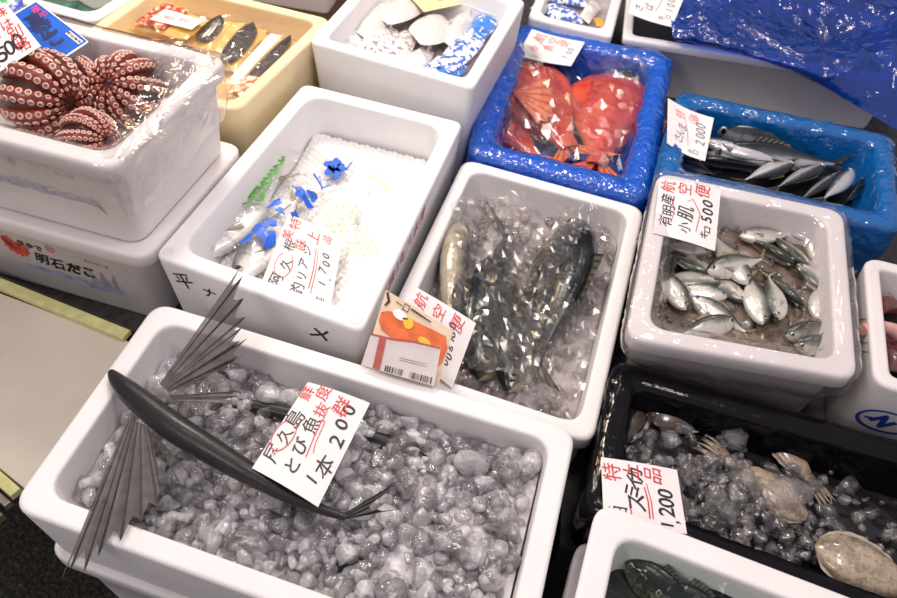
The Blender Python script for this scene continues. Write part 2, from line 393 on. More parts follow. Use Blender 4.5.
def ice(name, q, zfun, n, size, m, bed, label, seed=1, bed_drop=.012, uv=None, skip=None, layers=1, nb=40):
    """q: inner quad TL TR BR BL of (x, y)"""
    rnd = random.Random(seed); VV = []; FF = []; SM = []; MI = []; o = 0
    for k in range(n):
        u, v = (rnd.uniform(.0, 1), rnd.uniform(.0, 1)) if uv is None else uv(rnd)
        s = size*rnd.choice((.4, .55, .7, .8, .9, 1, 1.1, 1.3, 1.6)); mgx = .014
        u = .012+.976*u; v = .018+.964*v
        p = bil(q, u, v)
        if skip and skip(p.x, p.y): continue
        z = zfun(p.x, p.y)+rnd.uniform(-.35, .15)*s*2-(0 if rnd.random() < .6 else size*.9)
        li_ = rnd.randrange(len(LUMPS)); B, F = LUMPS[li_]; SM += [li_ % 3 != 1]*len(F); MI += [2 if rnd.random() < .36 else 1]*len(F)
        e = Matrix.Rotation(rnd.uniform(0, 6.28), 3, 'Z') @ Matrix.Rotation(rnd.gauss(0, .6), 3, 'X') @ Matrix.Rotation(rnd.gauss(0, .6), 3, 'Y')
        V = B @ np.array(e).T * s + np.array((p.x, p.y, z))
        VV.append(V); FF.append(F+o); o += len(V)
    rows = [[bil(q, i/nb, j/nb) for i in range(nb+1)] for j in range(nb+1)]
    mb = MB()
    mb.grid([[Vector((p.x, p.y, zfun(p.x, p.y)-bed_drop+.006*nz(p.x, p.y, 3, 60))) for p in r] for r in rows])
    nbv = len(mb.v)
    V = np.concatenate([np.array(mb.v)]+VV); me = bpy.data.meshes.new(name)
    faces = mb.f+[tuple(f) for f in (np.concatenate(FF)+nbv).tolist()]
    me.from_pydata(V.tolist(), [], faces)
    me.materials.append(bed); me.materials.append(m); me.materials.append(M['ice_clear'])
    me.polygons.foreach_set('material_index', [0]*len(mb.f)+MI)
    me.polygons.foreach_set('use_smooth', [True]*len(mb.f)+SM); me.update()
    ob = bpy.data.objects.new(name, me); C.objects.link(ob)
    return tag(ob, label, 'ice', kind='stuff')

# lettering
_glyph = {}
def glyph(ch, off=.0):
    k = (ch, off)
    if k not in _glyph:
        c = bpy.data.curves.new('g', 'FONT'); c.body = ch; c.size = 1; c.offset = off; c.resolution_u = 3
        o = bpy.data.objects.new('g', c); C.objects.link(o); bpy.context.view_layer.update()
        me = bpy.data.meshes.new_from_object(o.evaluated_get(bpy.context.evaluated_depsgraph_get()))
        V = [(v.co.x, v.co.y) for v in me.vertices]; F = [tuple(p.vertices) for p in me.polygons]
        bpy.data.objects.remove(o); bpy.data.curves.remove(c); bpy.data.meshes.remove(me)
        xs = [v[0] for v in V] or [0]; ys = [v[1] for v in V] or [0]
        cx, cy = (min(xs)+max(xs))/2, (min(ys)+max(ys))/2
        if ch in ',.-': cy = .36
        _glyph[k] = ([(x-cx, y-cy) for x, y in V], F, max(xs)-min(xs))
    return _glyph[k]
def letters(mb, surf, text, u, v, size, W, H, rot=0, sx=1., shear=.12, adv=None, wob=.03, off=.012, vert=False, rnd=random.Random(3), tidy=False):
    """text centred at (u, v) on surf(u, v) -> point; size, W, H in metres"""
    offs = [off if ord(c) < 0x3100 else min(off, .004) if off < .03 else off*.5 for c in text]
    n = len(text); ws = [glyph(c, o_)[2] for c, o_ in zip(text, offs)]
    gaps = [max(.25, w)+.14 for w in ws]; tot = sum(gaps); x = -tot/2
    for i, ch in enumerate(text):
        V, F, w = glyph(ch, offs[i])
        cx = (x+gaps[i]/2) if not vert else 0
        cy = 0 if not vert else -(i-(n-1)/2)*1.08
        x += gaps[i]
        r = math.radians(rot)+(0 if tidy else rnd.uniform(-.10, .10)); jx, jy = (0, 0) if tidy else (rnd.uniform(-.04, .04), rnd.uniform(-.06, .06))
        pts = []
        for (a, b) in V:
            a2 = a*sx+shear*b + wob*noise.noise(Vector((a*3, b*3, i*7+u*40))); b2 = b + wob*noise.noise(Vector((a*3, b*3, i*7+u*40+50)))
            lx, ly = cx+jx+a2, cy+jy+b2
            X = lx*math.cos(r)-ly*math.sin(r); Y = lx*math.sin(r)+ly*math.cos(r)
            pts.append(surf(u+X*size/W, v-Y*size/H))
        mb.add(pts, F)
def stroke(mb, surf, pts, wdt, W, H):
    """flat brush line through (u, v) points"""
    P = []
    for i in range(len(pts)-1):
        for k in range(5): t = k/5; P.append((lerp(pts[i][0], pts[i+1][0], t), lerp(pts[i][1], pts[i+1][1], t)))
    P.append(pts[-1])
    Lr = []; n = len(P)
    for i in range(n):
        a, b = P[max(0, i-1)], P[min(n-1, i+1)]
        dx, dy = (b[0]-a[0])*W, (b[1]-a[1])*H; l = math.hypot(dx, dy) or 1
        w = wdt*(.7+.3*math.sin(math.pi*min(1, .2+i/(n-1))))/2
        ou, ov = -dy/l*w/W, dx/l*w/H
        Lr.append((surf(P[i][0]+ou, P[i][1]+ov), surf(P[i][0]-ou, P[i][1]-ov)))
    mb.grid([[a, b] for a, b in Lr])
def loop(u, v, ru, rv, a0=20, a1=350, n=14): return [(u+ru*math.cos(math.radians(lerp(a0, a1, i/n))), v+rv*math.sin(math.radians(lerp(a0, a1, i/n)))) for i in range(n+1)]
def sheet_surf(q, bow=0, lift=0, axis='u'):
    q = [Vector(p) for p in q]; nrm = (q[1]-q[0]).cross(q[3]-q[0]).normalized()
    if nrm.z < 0: nrm = -nrm
    return lambda u, v: bil(q, u, v)+nrm*(lift+bow*math.sin(math.pi*(u if axis == 'u' else v)))
def card(name, q, label, black=(), red=(), strokes_red=(), strokes_black=(), m=None, bow=.004, axis='v', cat='price card', kb=None, kr=None, group=None):
    q = [Vector(p) for p in q]; W = (q[1]-q[0]).length; H = (q[3]-q[0]).length
    s0 = sheet_surf(q, bow, 0, axis); s1 = sheet_surf(q, bow, -.0008, axis); sl = sheet_surf(q, bow, .0006, axis)
    mb = MB(); n = 8
    mb.grid([[s0(i/n, j/n) for i in range(n+1)] for j in range(n+1)]); mb.grid([[s1(i/n, j/n) for i in range(n+1)] for j in range(n+1)])
    o = mb.build(name, m or M['paper']); tag(o, label, cat, group)
    for nm, ts, st, mm in (('black_lettering', black, strokes_black, kb or M['ink']), ('red_lettering', red, strokes_red, kr or M['red'])):
        if not ts and not st: continue
        b = MB()
        for t in ts: letters(b, sl, t[0], t[1], t[2], t[3], W, H, **(t[4] if len(t) > 4 else {}))
        for pts, w in st: stroke(b, sheet_surf(q, bow, .0008, axis), pts, w, W, H)
        b.build(nm, mm, o, smooth=False)
    return o

# fish
PROF = {
 'mackerel': [(0, .02), (.02, .2), (.06, .42), (.12, .64), (.2, .84), (.32, .98), (.42, 1), (.55, .93), (.7, .68), (.82, .40), (.92, .19), (1, .13)],
 'kohada': [(0, .02), (.02, .24), (.06, .46), (.12, .66), (.2, .84), (.32, .98), (.45, 1), (.6, .88), (.75, .58), (.86, .32), (.94, .18), (1, .15)],
 'rock': [(0, .05), (.02, .3), (.07, .58), (.14, .8), (.24, .97), (.34, 1), (.48, .9), (.62, .66), (.78, .4), (.9, .24), (1, .2)],
}
def interp(T, s):
    for (a, x), (b, y) in zip(T, T[1:]):
        if s <= b: return lerp(x, y, (s-a)/(b-a))
    return T[-1][1]
def fan_fin(mb, rays, sag=.78, k=7, th=.0012, lift=.0014, midlift=-.0008):
    """rays = [(root, tip)]: membrane with raised rays, pointed between"""
    n = len(rays); prev = None; cols = []
    nrm = Vector((0, 0, 0))
    for (a, b), (c, d) in zip(rays, rays[1:]): nrm += (Vector(b)-Vector(a)).cross(Vector(d)-Vector(c))
    nrm = nrm.normalized() if nrm.length > 1e-9 else Vector((0, 0, 1))
    if nrm.z < 0: nrm = -nrm
    for i in range(n):
        r, t = Vector(rays[i][0]), Vector(rays[i][1])
        cols.append(([r.lerp(t, j/k)+nrm*lift for j in range(k+1)], [1.]*(k+1)))
        if i < n-1:
            r2, t2 = Vector(rays[i+1][0]), Vector(rays[i+1][1])
            for q_, rv in ((.25, .35), (.5, 0.), (.75, .35)):
                rr, tt = r.lerp(r2, q_), r.lerp(t, sag+.18*abs(q_-.5)).lerp(r2.lerp(t2, sag+.18*abs(q_-.5)), q_)
                cols.append(([rr.lerp(tt, j/k)+nrm*midlift for j in range(k+1)], [rv]*(k+1)))
    rows = [c[0] for c in cols]; att = [x for c in cols for x in c[1]]
    mb.grid(rows, at_={'ray': att})
def make_fish(name, L, Hh, T, prof, mats, fmat, tail=.16, bend=0, seed=0, eye=.011, fins=True, flat=1.):
    """lies on its side: head at the origin, tail along +x, back towards +y, side up +z"""
    bl = L*(1-tail); P = PROF[prof]; mb = MB(); rows = []; fa = []; fs = []; m = 20; n = 34
    cy = lambda s: bend*L*math.sin(math.pi*s)
    for i in range(n+1):
        s = (i/n)**1.25; h = interp(P, s)*Hh/2; t = (interp(P, s)**.8)*T/2*(1-.25*s)
        R = []
        for j in range(m):
            a = 2*math.pi*j/m; c, si = math.cos(a), math.sin(a)
            yy = h*si*(1 if si > 0 else 1.06); zz = t*abs(c)**.85*(1 if c > 0 else -1)
            R.append(Vector((s*bl, cy(s)+yy, zz))); fa.append(.5+.5*si); fs.append(s)
        rows.append(R)
    mb.grid(rows, closed=True, at_={'fa': fa, 'fs': fs}); mb.cap(rows[0], flip=True)
    # mouth line
    o = mb.build(name, mats)
    tb = MB(); x0 = bl*.97; y0 = cy(.98); hh = interp(P, 1)*Hh/2
    up = [((x0, y0+hh*k, 0), (L*(1-.05*abs(1-a)), y0+Hh*.52*a, .0015*math.sin(a*9))) for k, a in ((1, 1), (.7, .72), (.35, .42), (.05, .12))]
    dn = [((x0, y0+hh*k, 0), (L*(1-.05*abs(1-abs(a))), y0+Hh*.52*a, .0015*math.sin(a*9))) for k, a in ((-.05, -.12), (-.35, -.42), (-.7, -.72), (-1, -1))]
    for lst in (up, dn):
        rr = [(Vector(r), Vector(r).lerp(Vector(t), .45+.55*abs(Vector(t).y-y0)/(Hh*.52))) for r, t in lst]
        fan_fin(tb, rr, .92)
    tb.build('tail_fin', fmat, o)
    if fins:
        db = MB(); s0, s1 = .34, .60; rr = []
        for k in range(7):
            s = lerp(s0, s1, k/6); y = cy(s)+interp(P, s)*Hh/2*.96
            rr.append(((s*bl, y, 0), (s*bl+.035*L, y+Hh*.20*(1-.65*k/6), .001)))
        fan_fin(db, rr, .85); db.build('dorsal_fin', fmat, o)
        pb = MB(); s = .25; z = (interp(P, s)**.8)*T/2*.86; rr = []
        for k in range(5):
            a = lerp(-.15, -.75, k/4); rr.append(((s*bl, cy(s)-Hh*.08-.006*k*Hh, z), (s*bl+L*.13*math.cos(a), cy(s)-Hh*.08+L*.13*math.sin(a), z*1.02)))
        fan_fin(pb, rr, .88); pb.build('pectoral_fin', fmat, o)
    for sd in (1, -1):
        eb = MB(); s = .085; z = (interp(P, s)**.8)*T/2*.96; c = Vector((s*bl, cy(s)+interp(P, s)*Hh*.10, sd*z)); er = eye
        for mi, prf in ((0, [(1., -.3), (1, .0), (.86, .25), (.62, .36)]), (1, [(.62, .36), (.4, .42), (.15, .44), (.01, .44)])):
            eb.grid([[c+Vector((er*a*math.cos(q), er*a*math.sin(q), sd*er*b)) for q in (2*math.pi*j/14 for j in range(14))] for a, b in prf], mi, closed=True)
        eb.build('eye', [M['iris'], M['pupil']], o)
    return o
M['iris'] = simple('silver_iris', (.50, .48, .40), .2, .1, 60, metal=.4, coat=1)
M['pupil'] = simple('black_pupil', (.006, .006, .008), .08, .1, 60, coat=1)
def pose(o, head, tail, L, roll=0, sy=1., sz=1.):
    h, t = Vector(head), Vector(tail); x = (t-h).normalized(); zz = Vector((0, 0, 1)); y = zz.cross(x).normalized(); z = x.cross(y)
    R = Matrix((x, y, z)).transposed().to_4x4() @ Matrix.Rotation(math.radians(roll), 4, 'X')
    k = (t-h).length/L
    o.matrix_world = Matrix.Translation(h) @ R @ Matrix.Diagonal((k, k*sy, k*sz, 1))
    return o


# ------------------------------------------------------------------ the setting
FLOOR, STALL = -.30, -.10
mb = MB(); n = 24
mb.grid([[Vector((lerp(-4, 4, i/n), lerp(-3, 6, j/n), FLOOR)) for i in range(n+1)] for j in range(n+1)])
m, nt, out = mat('dark_carpet'); p = N(nt, 'ShaderNodeBsdfPrincipled', i_Roughness=.95)
t = tex(nt, 'Noise', 110, 6, rough=.7); t2 = tex(nt, 'Voronoi', 150)
r = ramp(nt, [(.44, (.006, .0055, .005)), (.6, (.035, .032, .022)), (.75, (.10, .095, .07))]); nt.links.new(t.outputs['Fac'], r.inputs['Fac']); nt.links.new(r.outputs['Color'], p.inputs['Base Color'])
nt.links.new(bump(nt, t2.outputs['Distance'], .9, .006).outputs['Normal'], p.inputs['Normal']); nt.links.new(p.outputs['BSDF'], out.inputs['Surface'])
tag(mb.build('floor', m), 'dark speckled carpet on the ground below the stall', 'floor', kind='structure')
def prism(name, poly, z0, z1, m, bev=.0, parent=None):
    mb = MB(); k = len(poly); P = [Vector(p) for p in poly]
    prof = [(0, z0), (0, z1-bev), (bev*.3, z1-bev*.3), (bev, z1)] if bev else [(0, z0), (0, z1)]
    rows = []
    for a, z in prof:
        q = offset_quad(P, a) if a else P
        rows.append([Vector((p.x, p.y, z)) for p in q])
    o = mb.add([p for r_ in rows for p in r_], [(i*k+j, i*k+(j+1) % k, (i+1)*k+(j+1) % k, (i+1)*k+j) for i in range(len(rows)-1) for j in range(k)])
    L = len(rows)-1
    mb.f.append(tuple(L*k+j for j in range(k))); mb.mi.append(0); mb.f.append(tuple(reversed(range(k)))); mb.mi.append(0)
    return mb.build(name, m, parent, smooth=False)
tag(prism('floor_platform', [(-1.6, 1.10), (-.50, .815), (-.437, .788), (.205, .622), (.197, .505), (.70, .338), (1.5, .1), (2.0, 2.2), (-1.3, 2.6)], FLOOR, STALL,
    simple('dark_platform', (.05, .046, .045), .8, .4, 60, .5)), 'dark grey platform carrying the rows of foam boxes', 'platform', kind='structure')
mb = MB(); mb.grid([[Vector((lerp(-4, 4, i/8), 5.2, lerp(FLOOR, 2.6, j/8))) for i in range(9)] for j in range(9)])
tag(mb.build('wall_back', simple('market_wall', (.30, .27, .25), .8, .2, 3)), 'plain market wall far behind the stall', 'wall', kind='structure')
# glass topped case at the left
CZ = -.05
cq = [at(-90, 236, CZ).xy, at(134, 334, CZ).xy, Vector((-.552, .425)), at(-120, 330, CZ).xy]
case = empty('display_case', (-.75, .65, FLOOR)); inv = case.location
tag(case, 'cream topped display case with yellow green edge left of the flying fish', 'display case')
def shift(o):
    for v in o.data.vertices: v.co -= inv
    o.parent = case; return o
ccw = [at(-260, 260, CZ).xy, at(25, 489, CZ).xy, Vector((-.546, .46)), Vector((-.536, .50)), at(131, 342, CZ).xy, at(-140, 240, CZ).xy]
shift(prism('case_body', [p for p in offset_quad(ccw, .02)], FLOOR, CZ-.02, simple('case_body', (.33, .33, .25), .5, .15, 30)))
shift(prism('glass_top', ccw, CZ-.012, CZ, simple('cream_glass_top', (.58, .53, .44), .3, .10, 7, coat=.6), .002))
def strip(name, a, b, w, h, z, m):
    d = (b-a).normalized(); nn = Vector((-d.y, d.x))*w/2
    return shift(prism(name, [a-nn, b-nn, b+nn, a+nn], z, z+h, m, .0015))
ye = simple('yellow_green_edge', (.56, .54, .24), .3, .15, 50, coat=.5); al = simple('dull_aluminium', (.36, .33, .27), .32, .1, 60, metal=.7)
b0, b1 = at(-140, 229, CZ).xy, at(128, 338, CZ).xy
nb = Vector((.33, .94))
strip('edge_strip', b0, b1, .020, .010, CZ+.0005, ye)
strip('track_rail', b0+nb*.015, b1+nb*.015, .006, .014, CZ-.01, simple('dark_track', (.03, .03, .02), .4))
f0, f1 = at(-120, 362, CZ).xy, at(24, 488, CZ).xy; nf = Vector((-(f1-f0).normalized().y, (f1-f0).normalized().x))
strip('edge_strip', f0-nf*.012, f1-nf*.012, .016, .012, CZ-.006, ye)
strip('metal_rail', f0-nf*.028, f1-nf*.028, .010, .012, CZ-.016, al)
strip('metal_rail', f0-nf*.046, f1-nf*.046, .012, .014, CZ-.03, simple('brown_rail', (.20, .17, .10), .4, .1, 50, metal=.4))

# ------------------------------------------------------------------ the foam boxes
def inner(q, wall=.03, z=None):
    q = offset_quad(q, wall); return [q[3], q[2], q[1], q[0]]      # back left, back right, front right, front left
def face_surf(q, z0, side, taper=.06, lip=0, off=.0012, zt=0):
    """outer wall of a box as a surface: u along, v down from the rim (metres from z0)"""
    i, j = {'front': (0, 1), 'right': (1, 2), 'left': (3, 0)}[side]
    def f(u, v):
        qq = offset_quad(q, lip+taper*v-off); a, b = qq[i], qq[j]
        p = a.lerp(b, u); return Vector((p.x, p.y, z0-v))
    return f
A = [V2(-.527, .416), V2(.121, .251), V2(.197, .603), V2(-.451, .768)]
B = [V2(-.119, .700), V2(.226, .601), V2(.351, 1.12), V2(.006, 1.219)]
Cq = [V2(-.472, .841), V2(-.124, .724), V2(-.002, 1.259), V2(-.327, 1.341)]
D = [V2(-.967, .938), V2(-.480, .826), V2(-.396, 1.124), V2(-.883, 1.236)]
Eq = [V2(-.800, 1.262), V2(-.408, 1.155), V2(-.291, 1.497), V2(-.683, 1.604)]
Fq = [V2(-.321, 1.39), V2(.011, 1.276), V2(.111, 1.627), V2(-.221, 1.741)]
GZ, HZ, MZ = .03, .06, .05
G = px2((472, 152), (641, 198), (668, 60), (519, 28), z=GZ)
Hq = [V2(.375, 1.175), V2(.800, 1.085), V2(.872, 1.365), V2(.452, 1.455)]
I = [V2(.266, .738), V2(.599, .697), V2(.676, 1.067), V2(.356, 1.130)]
J = [V2(.629, .701), V2(1.017, .605), V2(1.077, .874), V2(.689, .970)]
K = [V2(.211, .494), V2(.734, .324), V2(.80, .602), V2(.268, .733)]
L = [V2(.136, .192), V2(.535, .062), V2(.613, .352), V2(.214, .482)]
Mq = px2((623, 38), (905, 82), z=MZ); d = (Mq[1]-Mq[0]).normalized(); Mq += [Mq[1]+Vector((-d.y, d.x))*.3, Mq[0]+Vector((-d.y, d.x))*.3]
Nq = px2((528, 17), (612, 37), z=MZ+.01); d = Vector((.20, .98)); Nq += [Nq[1]+d*.34, Nq[0]+d*.34]
Oq = [V2(-1.19, 1.56), V2(-.775, 1.437), V2(-.712, 1.60), V2(-1.12, 1.72)]
Qq = px2((205, -7), (331, 15), z=.06); d = (Qq[1]-Qq[0]).normalized(); Qq += [Qq[1]+Vector((-d.y, d.x))*.3, Qq[0]+Vector((-d.y, d.x))*.3]
def box(*a, label, **k): return tag(foam_box(*a, **k), label, 'foam box')
bA = box(A, .06, .14, depth=.10, wall=.031, label='large white foam box of crushed ice under the winged flying fish')
bA2 = box(A, -.081, .219, wall=.03, lip=.012, label='white foam box underneath the flying fish box, only its lip showing')
bB = box(B, .03, .13, depth=.10, wall=.026, label='white foam box of dark bagged fish behind the orange packet', lip=.008)
bC = box(Cq, .085, .185, depth=.12, wall=.030, m=M['foam_clean'], label='long white foam box lined with white foam net', rin=.04, r=.018)
bD = box(D, .27, .178, depth=.13, wall=.03, lip=.01, m=M['foam_d'], label='film wrapped white foam box holding the octopuses')
D2q = [p_.copy() for p_ in D]
bD2 = box(D2q, .090, .190, depth=.06, lip=.012, m=M['foam_d'], label='printed foam box under the octopus box with red octopus picture', taper=.05)
bE = box(Eq, .14, .24, depth=.075, wall=.024, m=M['foam_in'], label='cream coloured foam box of yellow marinated fish packets', rin=.025)
bF = box(Fq, .15, .25, depth=.11, wall=.026, m=M['foam_clean'], label='white foam box of blue and white fish bags at the top', rin=.02, r=.018)
bG = box(G, GZ, GZ-STALL, depth=.10, label='foam box lined with bright blue film holding red fish')
bH = box(Hq, HZ, HZ-STALL, depth=.10, label='foam box lined with teal blue film holding slim silver fish')
bI = box(I, .11, .21, depth=.11, wall=.030, lip=.014, label='white foam box in clear film full of small silver fish', m=M['foam_d'])
bJ = box(J, .10, .20, depth=.11, wall=.024, label='white foam box with blue oval mark at the right edge', m=M['foam_d'], rin=.012)
bK = box(K, .045, .145, depth=.11, wall=.026, label='foam box lined with black film holding cuttlefish on ice', r=.02, rin=.02)
bL = box(L, .09, .12, depth=.09, wall=.034, label='white foam box of dark wrapped fish at the bottom edge', taper=.1)
bL2 = box(offset_quad(L, -.004), -.031, .269, wall=.03, lip=.01, label='white foam box beneath the bottom edge box, seen as a lip')
bM = box(Mq, MZ, MZ-STALL, depth=.10, wall=.022, lip=.008, lip_h=.02, label='white foam box half covered by crumpled blue sheet', r=.015, rin=.015)
bN = box(Nq, MZ+.01, MZ+.11, depth=.09, wall=.024, m=M['foam_clean'], label='small white foam box of blue patterned bags between top boxes', r=.015)
bO = box(Oq, .12, .22, depth=.09, wall=.028, label='white foam box of green seaweed at the top left')
bQ = box(Qq, .25, .20, depth=.15, label='plain white foam box standing behind the cream box', m=M['foam_d'], r=.012)
tag(prism('wooden_crate', offset_quad(Qq, .02), STALL, .05, simple('brown_wood', (.22, .12, .08), .6, .3, 25)), 'brown wooden crate under the white box behind the cream box', 'crate')

# writing and marks on the boxes
def mark(name, parent, m, fill):
    b = MB(); fill(b); return b.build(name, m, parent, smooth=False)
fD2 = face_surf(D2q, .090, 'front', .05, .012); WD = (D2q[1]-D2q[0]).length; HD = 1.
def d2(b, t, u, v, s, **k): letters(b, fD2, t, u, v, s, WD, HD, **k)
_f0 = fD2; fD2 = lambda u, v: _f0(u-.135, v+.006)
mark('black_lettering', bD2, M['ink'], lambda b: (d2(b, '釜ゆで', .645, .062, .016, off=.04), d2(b, '明石だこ', .765, .094, .030, off=.05, shear=.2, sx=1.0)))
mark('red_seal', bD2, M['red'], lambda b: (stroke(b, fD2, loop(.735, .056, .016, .008, 0, 360, 20), .002, WD, HD), d2(b, '印', .735, .056, .010), d2(b, '明石海峡大橋', .915, .062, .0075)))
def octo(b):
    rr = random.Random(4)
    for k in range(9):
        a = lerp(-.3, 3.6, k/8); stroke(b, fD2, [(.578+.012*math.cos(a)*.4, .072+.012*math.sin(a)*.4), (.578+.036*math.cos(a), .070+.020*math.sin(a)), (.578+.05*math.cos(a+.3), .074+.026*math.sin(a+.4))], .011, WD, HD)
    stroke(b, fD2, [(.545, .055), (.56, .07), (.60, .074)], .024, WD, HD)
mark('red_octopus_print', bD2, simple('red_print', (.66, .09, .06), .6, .25, 60), octo)
def wavy(b, u0, u1, v0, wd, n=14):
    stroke(b, fD2, [(lerp(u0, u1, k/n), v0+.003*math.sin(k*2.2)) for k in range(n+1)], wd, WD, HD)
mark('blue_wave_print', bD2, M['bluegrey'], lambda b: (wavy(b, .575, .985, .124, .009), wavy(b, .84, .985, .132, .007)))
def bridge(b):
    for k in range(26):
        u = lerp(.865, .972, k/25); t = abs(((k/25*2) % 1)-.5)*2
        stroke(b, fD2, [(u, .117-.03*t*t*(1 if k < 25 else 0)), (u, .120)], .0016, WD, HD)
    stroke(b, fD2, [(.865, .118), (.972, .118)], .003, WD, HD)
    for u in (.868, .918, .968): stroke(b, fD2, [(u, .083), (u, .120)], .003, WD, HD)
    for u0 in (.868, .918): stroke(b, fD2, [(lerp(u0, u0+.05, k/8), .084+.026*(1-(2*k/8-1)**2)) for k in range(9)], .0026, WD, HD)
mark('grey_bridge_print', bD2, M['grey_print'], bridge)
fD = face_surf(D, .27, 'front', .06, .01); WD1 = (D[1]-D[0]).length
def skyline(b):
    rr = random.Random(2)
    for k in range(46):
        u = lerp(.48, .885, k/45); h = rr.uniform(.006, .020)*(1 if k < 30 else .7)
        stroke(b, fD, [(u, .099-h*.7), (u+rr.uniform(-.01, .01), .099)], rr.uniform(.003, .010), WD1, 1.)
mark('faded_town_print', bD, simple('faded_print', (.50, .48, .54), .6, .2, 60), skyline)
mark('blue_wave_print', bD, M['bluegrey'], lambda b: stroke(b, fD, [(lerp(.48, .90, k/14), .102+.002*math.sin(k*2)) for k in range(15)], .006, WD1, 1.))
mark('faded_red_seal', bD, M['red_f'], lambda b: (stroke(b, fD, loop(.615, .050, .013, .0065, 0, 360, 18), .0016, WD1, 1.), letters(b, fD, '印', .615, .050, .008, WD1, 1.), letters(b, fD, '明石海峡', .80, .052, .009, WD1, 1.)))
mark('brown_stain', bD, M['brown_mark'], lambda b: stroke(b, fD, [(.885, .098), (.895, .108), (.91, .116)], .006, WD1, 1.))
fC = face_surf(Cq, .085, 'front'); WC = (Cq[1]-Cq[0]).length
mark('handwritten_marks', bC, M['ink'], lambda b: (letters(b, fC, '平', .12, .042, .040, WC, 1., rot=14), letters(b, fC, 'ナ', .25, .050, .028, WC, 1., rot=-4), letters(b, fC, 'メ', .80, .044, .042, WC, 1., rot=-8)))
fCr = face_surf(Cq, .085, 'right'); LC = (Cq[2]-Cq[1]).length
mark('red_side_lettering', bC, M['red'], lambda b: letters(b, fCr, '(株)丸八水産', .38, .024, .034, LC, 1., tidy=True))
fJ = face_surf(J, .10, 'front'); WJ = (J[1]-J[0]).length
mark('blue_oval_mark', bJ, M['blue_ink'], lambda b: (stroke(b, fJ, loop(.125, .082, .105, .026, 0, 360, 40), .0055, WJ, 1.), letters(b, fJ, 'N', .115, .082, .036, WJ, 1., rot=-35, off=.07, tidy=True), stroke(b, fJ, [(.045, .082), (.1, .078)], .005, WJ, 1.)))
fI = face_surf(I, .11, 'right', .06, .0, off=.006)
mark('red_and_black_scrawl', bJ, M['ink_f'], lambda b: [stroke(b, face_surf(J, .10, 'left'), [(u, .01), (u-.12, .05)], .002, .28, 1.) for u in (.5, .6, .68, .75)])
# dimples in the rim of the net lined box
for u, v in ((.045, .032), (.955, .032), (.955, .968), (.045, .968)):
    c = bil([Cq[3], Cq[2], Cq[1], Cq[0]], u, v); b = MB()
    b.grid([[Vector((c.x+r_*math.cos(a), c.y+r_*math.sin(a), .0852+dz)) for a in (2*math.pi*k/18 for k in range(18))] for r_, dz in ((.0095, 0), (.0085, .0008), (.007, .0004), (.001, .0002))], closed=True)
    b.build('rim_dimple', M['foam_d'], bC)

# ------------------------------------------------------------------ flying fish box
def zA(x, y):
    q = .018+.010*nz(x, y, 1, 7)+.006*nz(x, y, 2, 22)
    q += .022*math.exp(-((x+.02)**2/.03+(y-.36)**2/.02))          # heap at the front
    q += .008*math.exp(-((x-.1)**2/.01+(y-.5)**2/.02))
    q -= .014*math.exp(-((x+.22)**2/.03+(y-.66)**2/.004))         # dips at the back, where dark gaps show
    return q
M['fly'] = fish_mat('flying_fish_skin', [(.0, (.30, .26, .32)), (.30, (.09, .075, .10)), (.55, (.020, .014, .018)), (1, (.007, .006, .007))], .14, .05, .40, 110, coat=.10)
M['flyfin'] = fin_mat('flying_fish_wing', (.014, .011, .011), (.095, .076, .072), .82, .6)
def spine_fish(name, pts, rads, m, flatten=.92, k=16):
    """a rounded body along a line of points, back up"""
    P = []; R = []
    for i in range(len(pts)-1):
        p0, p1, p2, p3 = [Vector(pts[max(0, min(len(pts)-1, i+o))]) for o in (-1, 0, 1, 2)]
        for s in range(6):
            t = s/6; P.append(.5*((2*p1)+(p2-p0)*t+(2*p0-5*p1+4*p2-p3)*t*t+(3*p1-p0-3*p2+p3)*t**3)); R.append(lerp(rads[i], rads[i+1], t))
    P.append(Vector(pts[-1])); R.append(rads[-1])
    mb = MB(); rows = []; fa = []; fs = []; n = len(P)
    for i in range(n):
        t = (P[min(n-1, i+1)]-P[max(0, i-1)]).normalized(); a = t.cross(Vector((0, 0, 1))).normalized(); b = a.cross(t)
        if b.z < 0: b = -b
        rows.append([P[i]+a*math.cos(q)*R[i]*flatten+b*math.sin(q)*R[i]*(1 if math.sin(q) > 0 else 1.1) for q in (2*math.pi*j/k for j in range(k))])
        fa += [.5+.5*math.sin(2*math.pi*j/k) for j in range(k)]; fs += [i/(n-1)]*k
    mb.grid(rows, closed=True, at_={'fa': fa, 'fs': fs}); mb.cap(rows[0], flip=True); mb.cap(rows[-1])
    return mb.build(name, m)
FZ = .072
sp = [(111, 372, .070, .005), (117, 380, .073, .0115), (128, 391, .075, .0165), (147, 407, FZ+.003, .0195), (172, 426, FZ+.003, .0205), (205, 447, FZ, .0195), (240, 468, FZ-.003, .0165), (275, 488, FZ-.008, .0125), (308, 504, FZ-.012, .0085), (335, 514, FZ-.014, .0058), (346, 517, FZ-.014, .0050)]
fly = spine_fish('flying_fish', [at(a, b, z) for a, b, z, _ in sp], [r_ for *_, r_ in sp], M['fly'])
tag(fly, 'whole dark flying fish with both winglike fins spread across the ice', 'fish')
def pxfin(name, rays, parent, m, **k):
    b = MB(); fan_fin(b, [(at(*r_), at(*t)) for r_, t in rays], **k); return b.build(name, m, parent)
